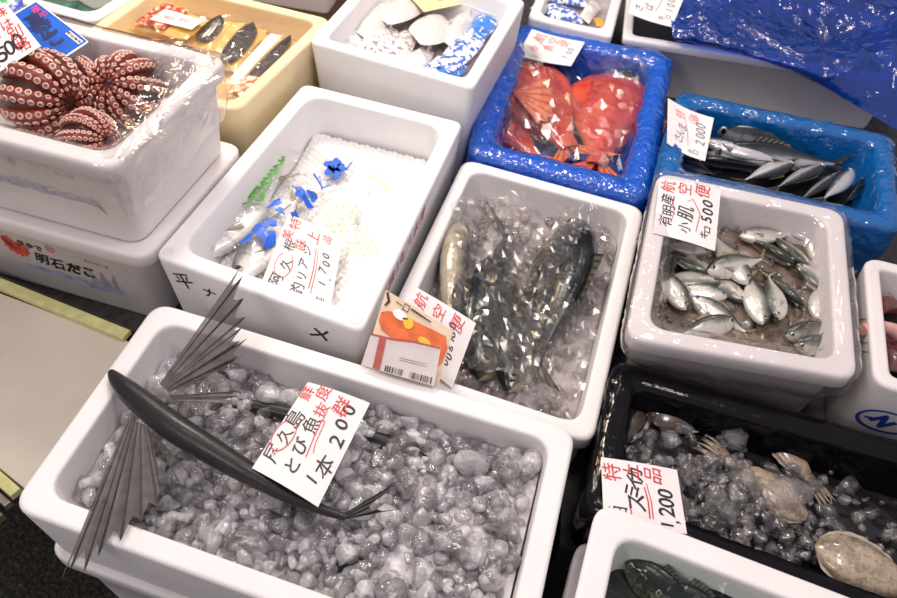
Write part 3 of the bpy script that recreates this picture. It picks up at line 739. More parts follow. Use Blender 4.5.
pxfin('pectoral_fin', [((160, 384, .080), (240, 268, .140)), ((161, 385, .081), (243, 276, .140)), ((162, 386, .082), (244, 298, .136)), ((163, 387, .082), (246, 317, .130)), ((164, 388, .083), (243, 327, .124)),
    ((165, 389, .083), (241, 341, .116)), ((166, 390, .083), (248, 338, .112)), ((167, 391, .083), (238, 357, .106)), ((168, 392, .083), (245, 355, .100)), ((169, 393, .082), (206, 378, .090))], fly, M['flyfin'], sag=.87, lift=.0007, midlift=-.0003)
pxfin('pectoral_fin', [((128, 418, .074), (60, 582, .058)), ((130, 419, .075), (69, 572, .062)), ((132, 420, .075), (84, 573, .062)), ((135, 421, .076), (98, 557, .066)), ((138, 422, .077), (121, 541, .068)),
    ((141, 423, .077), (141, 522, .068)), ((144, 424, .077), (158, 508, .066)), ((147, 426, .076), (161, 494, .064)), ((149, 427, .074), (160, 474, .064))], fly, M['flyfin'], sag=.87, lift=.0007, midlift=-.0003)
pxfin('pelvic_fin', [((170, 396, .082), (238, 391, .080)), ((171, 398, .082), (239, 396, .078)), ((172, 401, .082), (226, 403, .076))], fly, M['flyfin'], sag=.9)
b = MB()
for t in ((191, 475), (178, 480)): b.tube([at(152, 433, .074), at((152+t[0])/2, (433+t[1])/2, .068), at(*t, .062)], [.0012, .0010, .0005], 6)
b.build('pelvic_fin', M['flyfin'], fly)
pxfin('tail_fin', [((338, 517, .060), (401, 479, .072)), ((341, 518, .060), (393, 489, .066)), ((344, 519, .060), (370, 505, .060)), ((344, 519, .058), (380, 510, .058)), ((341, 520, .056), (398, 509, .056))], fly, fin_mat('flying_fish_tail', (.012, .01, .012), (.03, .026, .028), 1.), sag=.86)
for (px_, py_, z) in ((126, 384, .086), (118, 389, .078)):
    c = at(px_, py_, z); b = MB()
    b.grid([[c+Vector((.0045*a*math.cos(q), .0045*a*math.sin(q), .003*h)) for q in (2*math.pi*j/12 for j in range(12))] for a, h in ((1, -.2), (.8, .3), (.5, .55), (.01, .6))], closed=True)
    b.build('eye', M['pupil'], fly)
for pts, lab in (([(430, 462), (380, 442), (300, 418), (235, 402)], 'dark flying fish buried in ice behind the flying fish price card'), ([(290, 590), (340, 568), (390, 552), (440, 540)], 'dark flying fish under the front heap of ice')):
    tag(spine_fish('flying_fish', [at(x, y, .008) for x, y in pts], [.006, .017, .016, .006], M['fly']), lab, 'fish', 'flying fish buried in ice')
segs = [(at(a[0], a[1], .07).xy, at(b_[0], b_[1], .07).xy) for a, b_ in zip(sp, sp[1:])]
ice('crushed_ice', inner(A, .036), zA, 1350, .0145, M['ice'], M['slush'], 'heap of clear crushed ice filling the flying fish box', 5)
# price card leaning on the fish
card('price_card', [at(252, 468, .083), at(308, 382, .075), at(370, 403, .070), at(318, 507, .083)], 'white price card with red circle reading 200 leaning on the flying fish',
    black=[('屋', .20, .12, .027), ('久', .40, .13, .024), ('島', .585, .15, .030), ('と', .185, .44, .024), ('び', .37, .42, .024), ('魚', .59, .41, .027), ('1', .165, .77, .025), ('本', .31, .83, .029), ('2', .555, .81, .030), ('0', .71, .79, .029), ('0', .86, .77, .029)],
    red=[('鮮', .875, .08, .024), ('度', .93, .31, .024), ('抜', .76, .42, .023), ('群', .865, .67, .029)],
    strokes_red=[(loop(.40, .13, .17, .14, 30, 330), .0016), ([(.30, .56), (.5, .52), (.68, .50), (.66, .55), (.45, .58), (.36, .62)], .0016)], bow=.003)

# ------------------------------------------------------------------ dark bagged fish
M['dark_fish'] = fish_mat('dark_mottled_fish', [(.0, (.62, .55, .42)), (.22, (.40, .35, .25)), (.36, (.07, .07, .055)), (.6, (.018, .024, .022)), (1, (.008, .011, .014))], .55, .45, .22, 55)
M['dfin'] = fin_mat('dark_fin', (.02, .02, .02), (.10, .09, .07), .95)
dk = make_fish('dark_fish', .30, .078, .050, 'mackerel', M['dark_fish'], M['dfin'], eye=.0065)
zB = -.012
Bf = [((479, 380), (512, 214), 28, 'dark mottled fish in the left clear bag, head toward the orange packet'), ((577, 220), (526, 402), 45, 'dark mottled fish in the right clear bag by the box wall'), ((508, 392), (540, 262), 20, 'dark mottled fish squeezed between the two outer fish of its box'), ((462, 222), (446, 372), -70, 'silver bellied fish along the left wall behind the orange packet')]
capsB = []
for i, (h, t, roll, lab) in enumerate(Bf):
    o = dk if i == 0 else copy_tree(dk); H_, T_ = at(*h, zB), at(*t, zB-.01); pose(o, H_, T_, .30, roll, 1.2 if i < 2 else 1.05, 1.1); tag(o, lab, 'fish', 'dark fish in clear bags')
    capsB.append((H_, T_, (.050, .050, .04, .04)[i], (.044, .046, .04, .045)[i]))
zb = lambda x, y: -.028+.012*nz(x, y, 4, 14)+.02*max(0, math.sin((y-.7)*7)*nz(x, y, 8, 5))
ice('crushed_ice', inner(B, .031), lambda x, y: zb(x, y)+.012*max(0, (y-.98)*6), 420, .0125, M['ice_pink'], M['slush_p'], 'pinkish crushed ice around the dark bagged fish', 9)
for k, (q, idx, lab) in enumerate(((px2((455, 196), (545, 206), (522, 398), (436, 372), z=.0), (0, 2, 3), 'crinkled clear plastic bag over the left dark fish'), (px2((548, 214), (612, 222), (582, 428), (508, 402), z=.0), (1,), 'crinkled clear plastic bag over the right dark fish'))):
    tag(film(q, lambda x, y, idx=idx: max(-.018, caps_h([capsB[i] for i in idx], -.02)(x, y)), 'plastic_bag', M['film_g'], amp=.010, fs=9, seed=k*9+2, edge=.03, nx=22-5*k, ny=42, facet=.010), lab, 'plastic bag')
# packet and its price card standing on the rims
def stand(pxs, zs): return [at(x, y, z) for (x, y), z in zip(pxs, zs)]
card('price_card', stand([(392, 340), (416, 287), (476, 323), (452, 388)], (.055, .080, .062, .035)), 'white price card with red top line standing behind the orange packet',
    black=[('1', .12, .74, .018), ('0', .24, .78, .017), ('0', .34, .80, .017), ('g', .46, .78, .017), ('1', .58, .76, .016), ('8', .66, .74, .019), ('0', .77, .70, .018)], red=[('航', .84, .14, .025), ('空', .83, .45, .024), ('便', .83, .76, .026)], bow=.002)
pk = empty('snack_packet', at(400, 372, .064)); pk_inv = pk.location.copy(); tag(pk, 'folded paper packet with orange picture and barcode standing on the rim', 'packet')
bq = stand([(386, 290), (453, 331), (439, 384), (364, 362)], (.112, .098, .064, .064)); fq = stand([(371, 334), (441, 347), (434, 386), (361, 365)], (.100, .099, .068, .068))
def rel(b):
    b.v = [tuple(Vector(v)-pk_inv) for v in b.v]; return b
bs = sheet_surf(bq, .004, 0); b = MB(); b.grid([[bs(i/8, j/8) for i in range(9)] for j in range(9)]); rel(b).build('packet_back', M['packet_s'], pk)
b = MB(); s_ = sheet_surf(bq, .004, .0012)
pl = [(.03, .30), (.12, .24), (.4, .20), (.7, .18), (.93, .16), (.99, .34), (.97, .60), (.93, .70), (.6, .62), (.3, .58), (.1, .52), (.03, .42)]
c0 = s_(.5, .42); b.add([s_(*p_) for p_ in pl]+[c0], [(i, (i+1) % len(pl), len(pl)) for i in range(len(pl))]); rel(b).build('orange_picture', M['orange'], pk, smooth=False)
b = MB(); s_ = sheet_surf(bq, .004, .002); lp = loop(.42, .27, .07, .09, 0, 360, 14); b.add([s_(*p_) for p_ in lp]+[s_(.42, .27)], [(i, i+1, len(lp)) for i in range(len(lp)-1)]); 
lp = loop(.68, .42, .09, .06, 0, 360, 14); b.add([s_(*p_) for p_ in lp]+[s_(.68, .42)], [(i, i+1, len(lp)) for i in range(len(lp)-1)]); rel(b).build('yellow_spots', M['yellow'], pk, smooth=False)
b = MB(); lp = loop(.28, .22, .10, .07, 0, 360, 14); b.add([s_(*p_) for p_ in lp]+[s_(.28, .22)], [(i, i+1, len(lp)) for i in range(len(lp)-1)]); rel(b).build('white_patch', M['paper_w'], pk, smooth=False)
b = MB(); s_ = sheet_surf(bq, .004, .0022); stroke(b, s_, [(.03, .02), (.09, .12), (.05, .2)], .003, .09, .07); letters(b, s_, '一口', .28, .09, .010, .09, .07); stroke(b, s_, [(.4, .06), (.7, .08)], .002, .09, .07); stroke(b, s_, [(.33, .25), (.4, .22)], .002, .09, .07); rel(b).build('black_lettering', M['ink'], pk, smooth=False)
fs_ = sheet_surf(fq, .003, .0); b = MB(); b.grid([[fs_(i/8, j/8) for i in range(9)] for j in range(9)]); rel(b).build('front_flap', M['packet'], pk)
fl = sheet_surf(fq, .003, .0012); Wf = (fq[1]-fq[0]).length; Hf = (fq[3]-fq[0]).length
b = MB(); b.grid([[fl(.13, .02), fl(.23, .02)], [fl(.16, .98), fl(.26, .98)]]); stroke(b, fl, [(.0, .0), (.3, .03), (.6, -.01), (1, .03)], .003, Wf, Hf); rel(b).build('red_stripe', simple('brick_red_print', (.50, .10, .08), .5, .1, 60), pk, smooth=False)
b = MB(); rr = random.Random(5)
for a0, a1 in ((.32, .58), (.66, .96)):
    u = a0
    while u < a1: w = rr.choice((.006, .01, .018)); b.grid([[fl(u, .80), fl(u+w, .80)], [fl(u, .97), fl(u+w, .97)]]); u += w+rr.choice((.008, .012, .02))
for v in (.50, .56): stroke(b, fl, [(.48, v), (.86, v)], .0006, Wf, Hf)
rel(b).build('barcode', M['barcode'], pk, smooth=False)

# ------------------------------------------------------------------ net lined box
CZ0 = -.018
ci = inner(Cq, .034)
def net(x, y): return CZ0+.006*nz(x, y, 3, 6)+.0028*(math.sin((x*.97+y*.25)*420)*math.sin((y*.97-x*.25)*330))
b = MB(); nn = 190
rows = [[bil(ci, .02+.96*i/nn, .02+.96*j/nn) for i in range(nn+1)] for j in range(nn+1)]
b.grid([[Vector((p_.x, p_.y, net(p_.x, p_.y)+.02*max(0, (.16-j/nn))/.16*1.2)) for p_ in r_] for j, r_ in enumerate(rows)])
tag(b.build('foam_net_sheet', simple('white_net', (.90, .885, .87), .6, .02, 40)), 'white foam netting lining the long white box', 'foam net')
M['silver_fish'] = fish_mat('silver_fish', [(.0, (.90, .88, .86)), (.55, (.80, .78, .76)), (.68, (.42, .40, .36)), (.80, (.14, .145, .15)), (1, (.05, .055, .06))], .22, .15, .25, 40)
M['sfin'] = fin_mat('silver_fin', (.30, .25, .16), (.46, .40, .30), .9)
sv = make_fish('silver_fish', .27, .058, .036, 'mackerel', M['silver_fish'], M['sfin'], eye=.008)
zC = CZ0+.022
Cf = [((199, 259), (290, 166), -15, 'silver fish nearest the left wall under the green print'), ((236, 281), (306, 188), -20, 'silver fish under the blue print beside the price card')]
capsC = []
for i, (h, t, roll, lab) in enumerate(Cf):
    o = sv if i == 0 else copy_tree(sv); H_, T_ = at(*h, zC), at(*t, zC-.004); pose(o, H_, T_, .27, roll+12, 1.3, 1.1); tag(o, lab, 'fish', 'silver fish in the printed bag'); capsC.append((H_, T_, .032, .022))
hC = caps_h(capsC, CZ0+.008)
bagC = px2((262, 128), (392, 150), (338, 300), (188, 262), z=CZ0+.01)
bagf = tag(film(bagC, hC, 'printed_bag', M['film'], amp=.008, fs=16, seed=4, edge=.02, nx=70, ny=70), 'clear bag with green and blue print over two silver fish', 'plastic bag')
def onbag(px, py, lift=.012):
    p_ = at(px, py, zC+.02); return Vector((p_.x, p_.y, hC(p_.x, p_.y)+lift))
def blob(b, px, py, rx, ry, rot=0, n=16, wob=.2, seed=0):
    pts = []; rx, ry = rx*1.15, ry*1.15
    for k in range(n):
        a = 2*math.pi*k/n; r_ = 1+wob*math.sin(a*3+seed)+wob*.6*math.sin(a*5+seed*2)
        x, y = rx*r_*math.cos(a), ry*r_*math.sin(a); c, s = math.cos(math.radians(rot)), math.sin(math.radians(rot)); pts.append(onbag(px+x*c-y*s, py+x*s+y*c))
    b.add(pts+[onbag(px, py)], [(i, (i+1) % n, n) for i in range(n)])
def pxs(b, pts, w):
    P = [onbag(*p_) for p_ in pts]; rows = []
    for i, p_ in enumerate(P):
        t = (P[min(len(P)-1, i+1)]-P[max(0, i-1)]); o = Vector((-t.y, t.x, 0)).normalized()*w/2; rows.append([p_+o, p_-o])
    b.grid(rows)
rr = random.Random(12)
b = MB()
for (x, y, s) in ((278, 165, 6), (272, 175, 5), (266, 183, 6), (259, 187, 6.5), (250, 192, 7.5), (246, 202, 7), (240, 198, 6), (258, 198, 6)):
    s *= 1.35
    pxs(b, [(x-s, y+s*.3), (x-s*.2, y-s*.8), (x+s*.8, y-s*.5), (x+s*.5, y+s*.4), (x-s*.3, y+s*.7)], .0058); pxs(b, [(x-s*.7, y-s*.1), (x+s*.9, y-s*.1)], .0052)
b.build('green_lettering', M['green'], bagf, smooth=False)
b = MB()
for k in range(5): a = k*2*math.pi/5; blob(b, 334+6.5*math.cos(a), 159+5*math.sin(a), 5, 3.6, math.degrees(a), seed=k)
pxs(b, [(346, 160), (352, 153)], .003)
for pts in ([(314, 176), (322, 182), (330, 177)], [(319, 172), (322, 184)], [(326, 173), (335, 170)], [(292, 190), (300, 194), (308, 198)]): pxs(b, pts, .004)
blob(b, 303, 197, 8, 4, 30, seed=2); blob(b, 312, 193, 5, 2.5, -20, seed=3); blob(b, 275, 207, 7, 3, -20, seed=5); blob(b, 281, 215, 4, 2.5, 20, seed=6); blob(b, 296, 216, 4, 3.2, 40, seed=7)
blob(b, 262, 232, 10, 5, -35, seed=8); blob(b, 268, 241, 7, 7, 0, seed=9); blob(b, 247, 243, 7, 3, -30, seed=10); blob(b, 270, 228, 8, 3, -10, seed=11)
b.build('blue_print', M['pblue'], bagf, smooth=False)
b = MB()
for (x, y) in ((372, 166), (384, 174), (388, 180)): pxs(b, [(x-4, y+3), (x, y-5), (x+5, y-1), (x+1, y+4), (x-3, y+1)], .002)
b.build('green_scroll_print', M['lgreen'], bagf, smooth=False); b = MB()
for i in range(6):
    for j in range(9):
        x, y = 322+i*6.5+j*2.6, 199+i*1.5+j*6-i*2; 
        if rr.random() < .8 and y > 190+.0*x: pxs(b, [(x, y+2), (x+2.5, y-1.5)], .003)
b.build('pale_green_print', M['lgreen'], bagf, smooth=False)
b = MB(); p0, p1 = at(183, 243, .02), at(187, 254, .0); b.tube([p0, p0.lerp(p1, .5)+Vector((0, 0, .002)), p1], [.0012, .0024, .0012], 6)
tag(b.build('leaf_shred', M['leaf']), 'tiny green shred stuck inside the long white box', 'leaf')
card('price_card', [at(260, 286, .012), at(288, 214, .022), at(343, 238, .018), at(330, 309, .012)], 'white price card reading 1,700 lying in the net lined box',
    black=[('阿', .14, .18, .028), ('久', .36, .24, .026), ('根', .60, .20, .026), ('釣', .10, .50, .028), ('リ', .27, .52, .022), ('ア', .44, .50, .024), ('ジ', .62, .50, .022), ('1', .28, .83, .020), (',', .36, .87, .020), ('7', .45, .80, .024), ('0', .55, .82, .022), ('0', .65, .80, .022), ('匹', .06, .85, .017)],
    red=[('美', .72, .12, .026), ('味', .66, .36, .026), ('特', .90, .18, .028), ('上', .83, .52, .030), ('品', .88, .76, .020)], strokes_red=[(loop(.34, .22, .17, .13, 30, 330), .0016), ([(.15, .66), (.4, .66), (.7, .62)], .0022), ([(.1, .70), (.4, .70), (.68, .66)], .0018)], m=M['paper_w'], bow=.003)

# ------------------------------------------------------------------ octopuses in the film wrapped box
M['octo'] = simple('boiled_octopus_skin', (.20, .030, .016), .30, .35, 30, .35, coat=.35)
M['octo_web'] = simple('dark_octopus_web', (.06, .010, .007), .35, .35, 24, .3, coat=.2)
M['sucker'] = simple('pale_sucker', (.74, .50, .44), .4, .12, 80)
M['sucker_in'] = simple('sucker_hole', (.40, .15, .11), .45, .2, 80)
def octopus(c, rad, pole, label, arms=8, spin=0., span=(6, 128), squash=1., grp='octopuses in the film wrapped box', mult=9):
    """mouth side out: arms run from the pole over a ball, two rows of suckers on each"""
    c = Vector(c); z = Vector(pole).normalized(); x = z.cross(Vector((.3, .2, 1))).normalized(); y = z.cross(x)
    P = lambda th, ph, r_: c+(x*math.cos(ph)*math.sin(th)+y*math.sin(ph)*math.sin(th)+z*math.cos(th))*r_
    body = MB(); rows = []
    for i in range(15):
        th = lerp(.02, math.pi-.02, i/14); rows.append([P(th, 2*math.pi*j/32, rad*(.87+.04*math.cos(arms*(2*math.pi*j/32-spin)))) for j in range(32)])
    body.grid(rows, closed=True)
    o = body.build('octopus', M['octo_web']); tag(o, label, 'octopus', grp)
    for a in range(arms):
        ph0 = spin+2*math.pi*a/arms; path = []; rd = []; n = 26
        for i in range(n+1):
            t = i/n; th = math.radians(lerp(span[0], span[1], t)); ph = ph0+.30*t*t
            w = min(rad*.215, rad*math.sin(max(.12, th))*math.pi/arms*.92)
            w *= 1-.35*max(0, t-.6)/.4
            path.append(P(th, ph, rad*.86)); rd.append(w)
        ab = MB(); rows = []
        for i in range(n+1):
            t = (path[min(n, i+1)]-path[max(0, i-1)]).normalized(); up = (path[i]-c).normalized(); s = t.cross(up).normalized(); up = s.cross(t)
            rows.append([path[i]+s*math.cos(q)*rd[i]*.86+up*math.sin(q)*rd[i]*(.95 if math.sin(q) > 0 else .6) for q in (2*math.pi*j/14 for j in range(14))])
        ab.grid(rows, closed=True); ab.cap(rows[0], True); ab.cap(rows[-1])
        arm = ab.build('arm', M['octo'], o)
        sb = MB(); acc = 0; i = 1; d_ = 0; k = 0
        while i < n:
            w = rd[i]; step = max(.0028, w*.62)
            if acc >= step:
                acc = 0; k += 1
                t = (path[i+1]-path[i-1]).normalized(); up = (path[i]-c).normalized(); s = t.cross(up).normalized(); up = s.cross(t)
                for sd in (1, -1):
                    ang = math.radians(90-sd*36); nrm = (s*math.cos(ang)+up*math.sin(ang)).normalized()
                    p_ = path[i]+t*(.25*step*sd)+s*math.cos(ang)*w*.86+up*math.sin(ang)*w*.95
                    e1 = t; e2 = nrm.cross(t).normalized(); sr = max(.0014, w*.36)
                    prof = [(1.0, -.15), (1.05, .18), (.9, .38), (.62, .34)]
                    R = [[p_+(e1*math.cos(q)+e2*math.sin(q))*sr*a_+nrm*sr*h for q in (2*math.pi*j/12 for j in range(12))] for a_, h in prof]
                    sb.grid(R, 0, closed=True)
                    R = [[p_+(e1*math.cos(q)+e2*math.sin(q))*sr*a_+nrm*sr*h for q in (2*math.pi*j/12 for j in range(12))] for a_, h in ((.62, .34), (.40, .12), (.01, .05))]
                    sb.grid(R, 1, closed=True)
            acc += (path[i+1]-path[i]).length; i += 1
        if sb.v: sb.build('suckers', [M['sucker'], M['sucker_in']], arm)
    return o
def dirpx(c, px, py, z): return (at(px, py, z)-Vector(c))
c1 = at(42, 93, .237); octopus(c1, .066, dirpx(c1, 120, 122, .240)+Vector((0, -.0, .0)), 'large curled octopus at the left in front of the blue label', 10, .3, (12, 160))
c2 = at(88, 92, .205); octopus(c2, .055, dirpx(c2, 108, 88, .26), 'octopus squeezed between the two larger ones in its box', 8, .1, (8, 130))
c3 = at(128, 92, .215); octopus(c3, .062, dirpx(c3, 100, 84, .262)+Vector((0, 0, .01)), 'octopus at the right wall of its box, arms fanned to the right', 9, .2, (8, 140))
c4 = at(88, 138, .218); octopus(c4, .044, dirpx(c4, 126, 142, .235), 'small octopus at the front wall under the clear film', 9, .2, (10, 140))
# film over that box
dl = liner(D, [(.006, .165, .03), (-.006, .245, .034), (-.004, .272, .034), (.012, .277, .032), (.032, .272, .03), (.042, .235, .03), (.055, .215, .03)], 'plastic_wrap', M['film_w'], amp=.007, fs=15, sub=34, seed=3)
tag(dl, 'clear plastic wrap folded over the octopus box rim', 'plastic wrap')
fq_ = [at(120, 36, .282).xy, at(218, 48, .282).xy, at(134, 158, .282).xy, at(70, 152, .282).xy]
def hD(x, y): return .262+.018*nz(x, y, 5, 12)
ff = film([at(170, 34, .282).xy, at(222, 52, .282).xy, at(122, 166, .282).xy, at(104, 142, .282).xy], lambda x, y: .272+.012*nz(x, y, 5, 16), 'plastic_wrap', M['film'], amp=.009, fs=13, seed=11, edge=.03)
tag(ff, 'loose clear film hanging over the right edge of the octopus box', 'plastic wrap')
# cards behind the octopuses
card('price_card', [at(-66, 47, .31), at(5, 3, .335), at(41, 46, .31), at(-30, 90, .285)], 'white price card reading 2,500 at the left edge by the octopuses',
    black=[('2', .60, .42, .034), ('2', .34, .78, .036), ('.', .44, .84, .03), ('5', .56, .77, .036), ('0', .68, .76, .036), ('0', .80, .75, .040)], red=[('味', .88, .14, .022), ('は', .84, .38, .022), ('別', .85, .60, .026), ('格', .84, .84, .024)], strokes_red=[([(.45, .55), (.6, .56), (.7, .52)], .002)], m=M['paper_w'])
lb = [at(-8, 27, .295), at(36, 1, .31), at(89, 42, .275), at(47, 70, .262)]
card('label_card', lb, 'blue label card with dark brush lettering behind the octopuses', black=[('真', .66, .26, .036, dict(off=.05, rot=-10)), ('だ', .62, .48, .032, dict(off=.05)), ('こ', .60, .68, .028, dict(off=.05))], red=[('産', .86, .12, .016), ('地', .87, .24, .014)], m=M['bluecard'], kb=M['navy'], kr=M['pink_ink'], cat='label', bow=.002)
lc = [o for o in C.objects if o.name.startswith('label_card')][0]
b = MB(); ls = sheet_surf(lb, .002, .0008, 'v')
for e in (((.01, .01), (.99, .01)), ((.99, .01), (.99, .99)), ((.99, .99), (.01, .99)), ((.01, .99), (.01, .01))): stroke(b, ls, [e[0], e[1]], .004, .15, .15)
b.build('white_border', M['paper_w'], lc, smooth=False)
b = MB(); b.grid([[ls(.82, .70), ls(.93, .70)], [ls(.82, .95), ls(.93, .95)]]); b.build('white_panel', M['paper'], lc, smooth=False)
b = MB(); letters(b, sheet_surf(lb, .002, .0016, 'v'), '明石産品', .875, .825, .0085, .15, .15, vert=True, off=.05); b.build('panel_lettering', M['ink'], lc, smooth=False)
# green and blue wrapper behind the card in the corner
b = MB(); q = [at(-20, -8, .30), at(22, -6, .30), at(24, 10, .29), at(-10, 22, .29)]; b.grid([[bil(q, i/10, j/10)+Vector((0, 0, .006*nz(i*.3, j*.3, 1, 3))) for i in range(11)] for j in range(11)])
m, nt, out = mat('green_blue_wrapper'); p = N(nt, 'ShaderNodeBsdfPrincipled', i_Roughness=.25); t = tex(nt, 'Noise', 32, 2); r = ramp(nt, [(.40, (.03, .36, .12)), (.5, (.80, .82, .80)), (.6, (.06, .10, .45))]); nt.links.new(t.outputs['Fac'], r.inputs['Fac']); nt.links.new(r.outputs['Color'], p.inputs['Base Color']); nt.links.new(p.outputs['BSDF'], out.inputs['Surface'])
tag(b.build('plastic_wrapper', m), 'green and blue printed wrapper in the top left corner', 'wrapper')

# ------------------------------------------------------------------ pillows: bags and packets
def pillow(q, puff, name, m, n=18, wrk=.003, seed=0, parent=None, base=0., fs=30, flat=.5, pinch=0):
    q = [Vector(p_) for p_ in q]; nr = (q[1]-q[0]).cross(q[3]-q[0]).normalized(); nr = nr if nr.z > 0 else -nr
    mb = MB()
    for sgn in (1, -1):
        rows = []
        for j in range(n+1):
            R = []
            for i in range(n+1):
                u, v = i/n, j/n; e = max(0, math.sin(math.pi*u)*math.sin(math.pi*v))**flat
                p_ = bil(q, u, .5+(v-.5)*(1-pinch*(1-math.sin(math.pi*lerp(.08, .92, u))**.6))); w = (ridge(p_.x, p_.y, fs, seed)-.3)*wrk*e
                R.append(p_+nr*(sgn*puff*e*(1 if sgn > 0 else .5)+w*(sgn > 0)))
            rows.append(R)
        mb.grid(rows)
    return mb.build(name, m, parent)
def printed(name, base, inks, scale, lo=.5, hi=.56, rough=.22, stretch=(1, 1, 1), coat=.6, nscale=70):
    m, nt, out = mat(name); p = N(nt, 'ShaderNodeBsdfPrincipled', i_Roughness=rough); p.inputs['Coat Weight'].default_value = coat
    tc = nt.nodes.new('ShaderNodeTexCoord'); mp = nt.nodes.new('ShaderNodeMapping'); mp.inputs['Scale'].default_value = stretch; nt.links.new(tc.outputs['Object'], mp.inputs['Vector'])
    t = nt.nodes.new('ShaderNodeTexNoise'); t.inputs['Scale'].default_value = scale; t.inputs['Detail'].default_value = 2; nt.links.new(mp.outputs['Vector'], t.inputs['Vector'])
    st = [(lo, base)]; k = len(inks)
    for i, c_ in enumerate(inks): st.append((lerp(hi, .72, i/max(1, k)), c_))
    r = ramp(nt, st); nt.links.new(t.outputs['Fac'], r.inputs['Fac']); nt.links.new(r.outputs['Color'], p.inputs['Base Color'])
    t2 = tex(nt, 'Noise', nscale, 3); nt.links.new(bump(nt, t2.outputs['Fac'], .35, .004).outputs['Normal'], p.inputs['Normal'])
    nt.links.new(p.outputs['BSDF'], out.inputs['Surface']); return m
M['bag_w'] = printed('white_fish_bag', (.74, .71, .69), [(.62, .59, .57), (.80, .78, .76)], 170, .45, .62)
M['bag_t'] = printed('lettered_fish_bag', (.84, .80, .78), [(.34, .30, .34)], 90, .55, .60)
M['bag_b'] = printed('blue_lettered_bag', (.82, .83, .86), [(.06, .16, .62)], 75, .50, .54)
M['bag_bb'] = printed('blue_bag', (.03, .20, .66), [(.70, .78, .88)], 60, .56, .62)
M['bag_s'] = printed('silver_fish_bag', (.66, .64, .64), [(.90, .88, .86)], 36, .45, .6)
def quadpx(cx, cy, lx, ly, wx, wy, z, dz=0):
    """centre, half long axis, half short axis in the photograph"""
    return [at(cx-lx-wx, cy-ly-wy, z+dz), at(cx+lx-wx, cy+ly-wy, z-dz), at(cx+lx+wx, cy+ly+wy, z-dz), at(cx-lx+wx, cy-ly+wy, z+dz)]
ZF = .085
fi = inner(Fq, .03)
b = MB(); b.grid([[Vector((*bil(fi, i/12, j/12), ZF-.014+.004*nz(i, j, 1, .4))) for i in range(13)] for j in range(13)])
tag(b.build('ice_layer', M['slush_p']), 'thin bed of ice beneath the blue and white fish bags', 'ice', kind='stuff')
FB = [('bag_s', 352, 40, 12, -16, 8, 6, 0, 'plain silver fish bag against the left wall of the top box'), ('bag_w', 376, 20, 11, -13, 10, 7, .01, 'white bag with twisted neck near the top left wall'), ('bag_t', 376, 44, 12, -14, 12, 7, .006, 'white bag with dark lettering second from the left wall'),
      ('bag_t', 398, 50, 11, -14, 10, 6, .004, 'pale lettered bag in the middle of the front row'), ('bag_s', 416, 62, 10, -10, 9, 5, .0, 'silver bag touching the front wall of the top box'), ('bag_w', 402, 10, 16, -8, 10, 8, .018, 'white crinkled bag under the beige card'),
      ('bag_w', 432, 30, 14, -6, 10, 12, .018, 'large white crinkled bag in the centre of the top box'), ('bag_w', 458, 28, 10, -12, 8, 6, .012, 'white bag under the corner of the white top card'), ('bag_b', 462, 50, 15, -15, 10, 7, .018, 'bag with blue lettering lying by the right wall'),
      ('bag_b', 440, 66, 9, -6, 8, 5, .0, 'small bag with blue and white print near the front'), ('bag_bb', 450, 72, 11, -7, 8, 5, .008, 'bright blue bag at the front right corner'), ('bag_bb', 484, 24, 9, -12, 9, 6, .012, 'solid blue bag by the right wall under the white card'),
      ('bag_b', 497, 12, 9, -14, 6, 5, .006, 'narrow blue printed bag along the right wall edge'), ('bag_w', 384, -2, 10, -8, 9, 6, .0, 'white bag at the back left of the top box'), ('bag_b', 440, -6, 16, -6, 12, 7, .004, 'blue printed bag behind the cards of the top box')]
for k, (mm, cx, cy, lx, ly, wx, wy, dz, lab) in enumerate(FB):
    o = pillow(quadpx(cx, cy, lx*1.25, ly*1.25, wx*1.05, wy*1.05, ZF+dz, .005), .017, 'fish_bag', M[mm], seed=k, wrk=.012, fs=30, flat=.75, pinch=.75); tag(o, lab, 'bag', 'bagged fish in the top box')
    e0 = at(cx+lx*1.2, cy+ly*1.2, ZF+dz+.004); e1 = at(cx+lx*1.4, cy+ly*1.4-1, ZF+dz+.012); b = MB(); b.tube([e0, e0.lerp(e1, .5)+Vector((0, 0, .002)), e1], [.0035, .0018, .005], 8); b.build('bag_neck', M['bag_w'], o)
card('price_card', [at(402, -10, .125), at(432, -24, .13), at(462, 4, .12), at(424, 12, .115)], 'beige card with red mark on top of the top box bags', red=[('ノ', .82, .62, .03), ('一', .70, .75, .03)], m=M['beige'], bow=.002)
card('price_card', [at(446, 0, .118), at(468, -26, .13), at(522, -12, .125), at(496, 16, .112)], 'white card with red and brown writing at the top box edge', red=[('航', .82, .25, .026), ('空', .82, .5, .024), ('便', .84, .75, .026), ('鯛', .3, .35, .024)], black=[('5', .4, .75, .026), ('0', .55, .75, .024), ('0', .7, .75, .024)], m=M['paper_w'], kr=M['red_f'], kb=M['ink_f'], bow=.002)

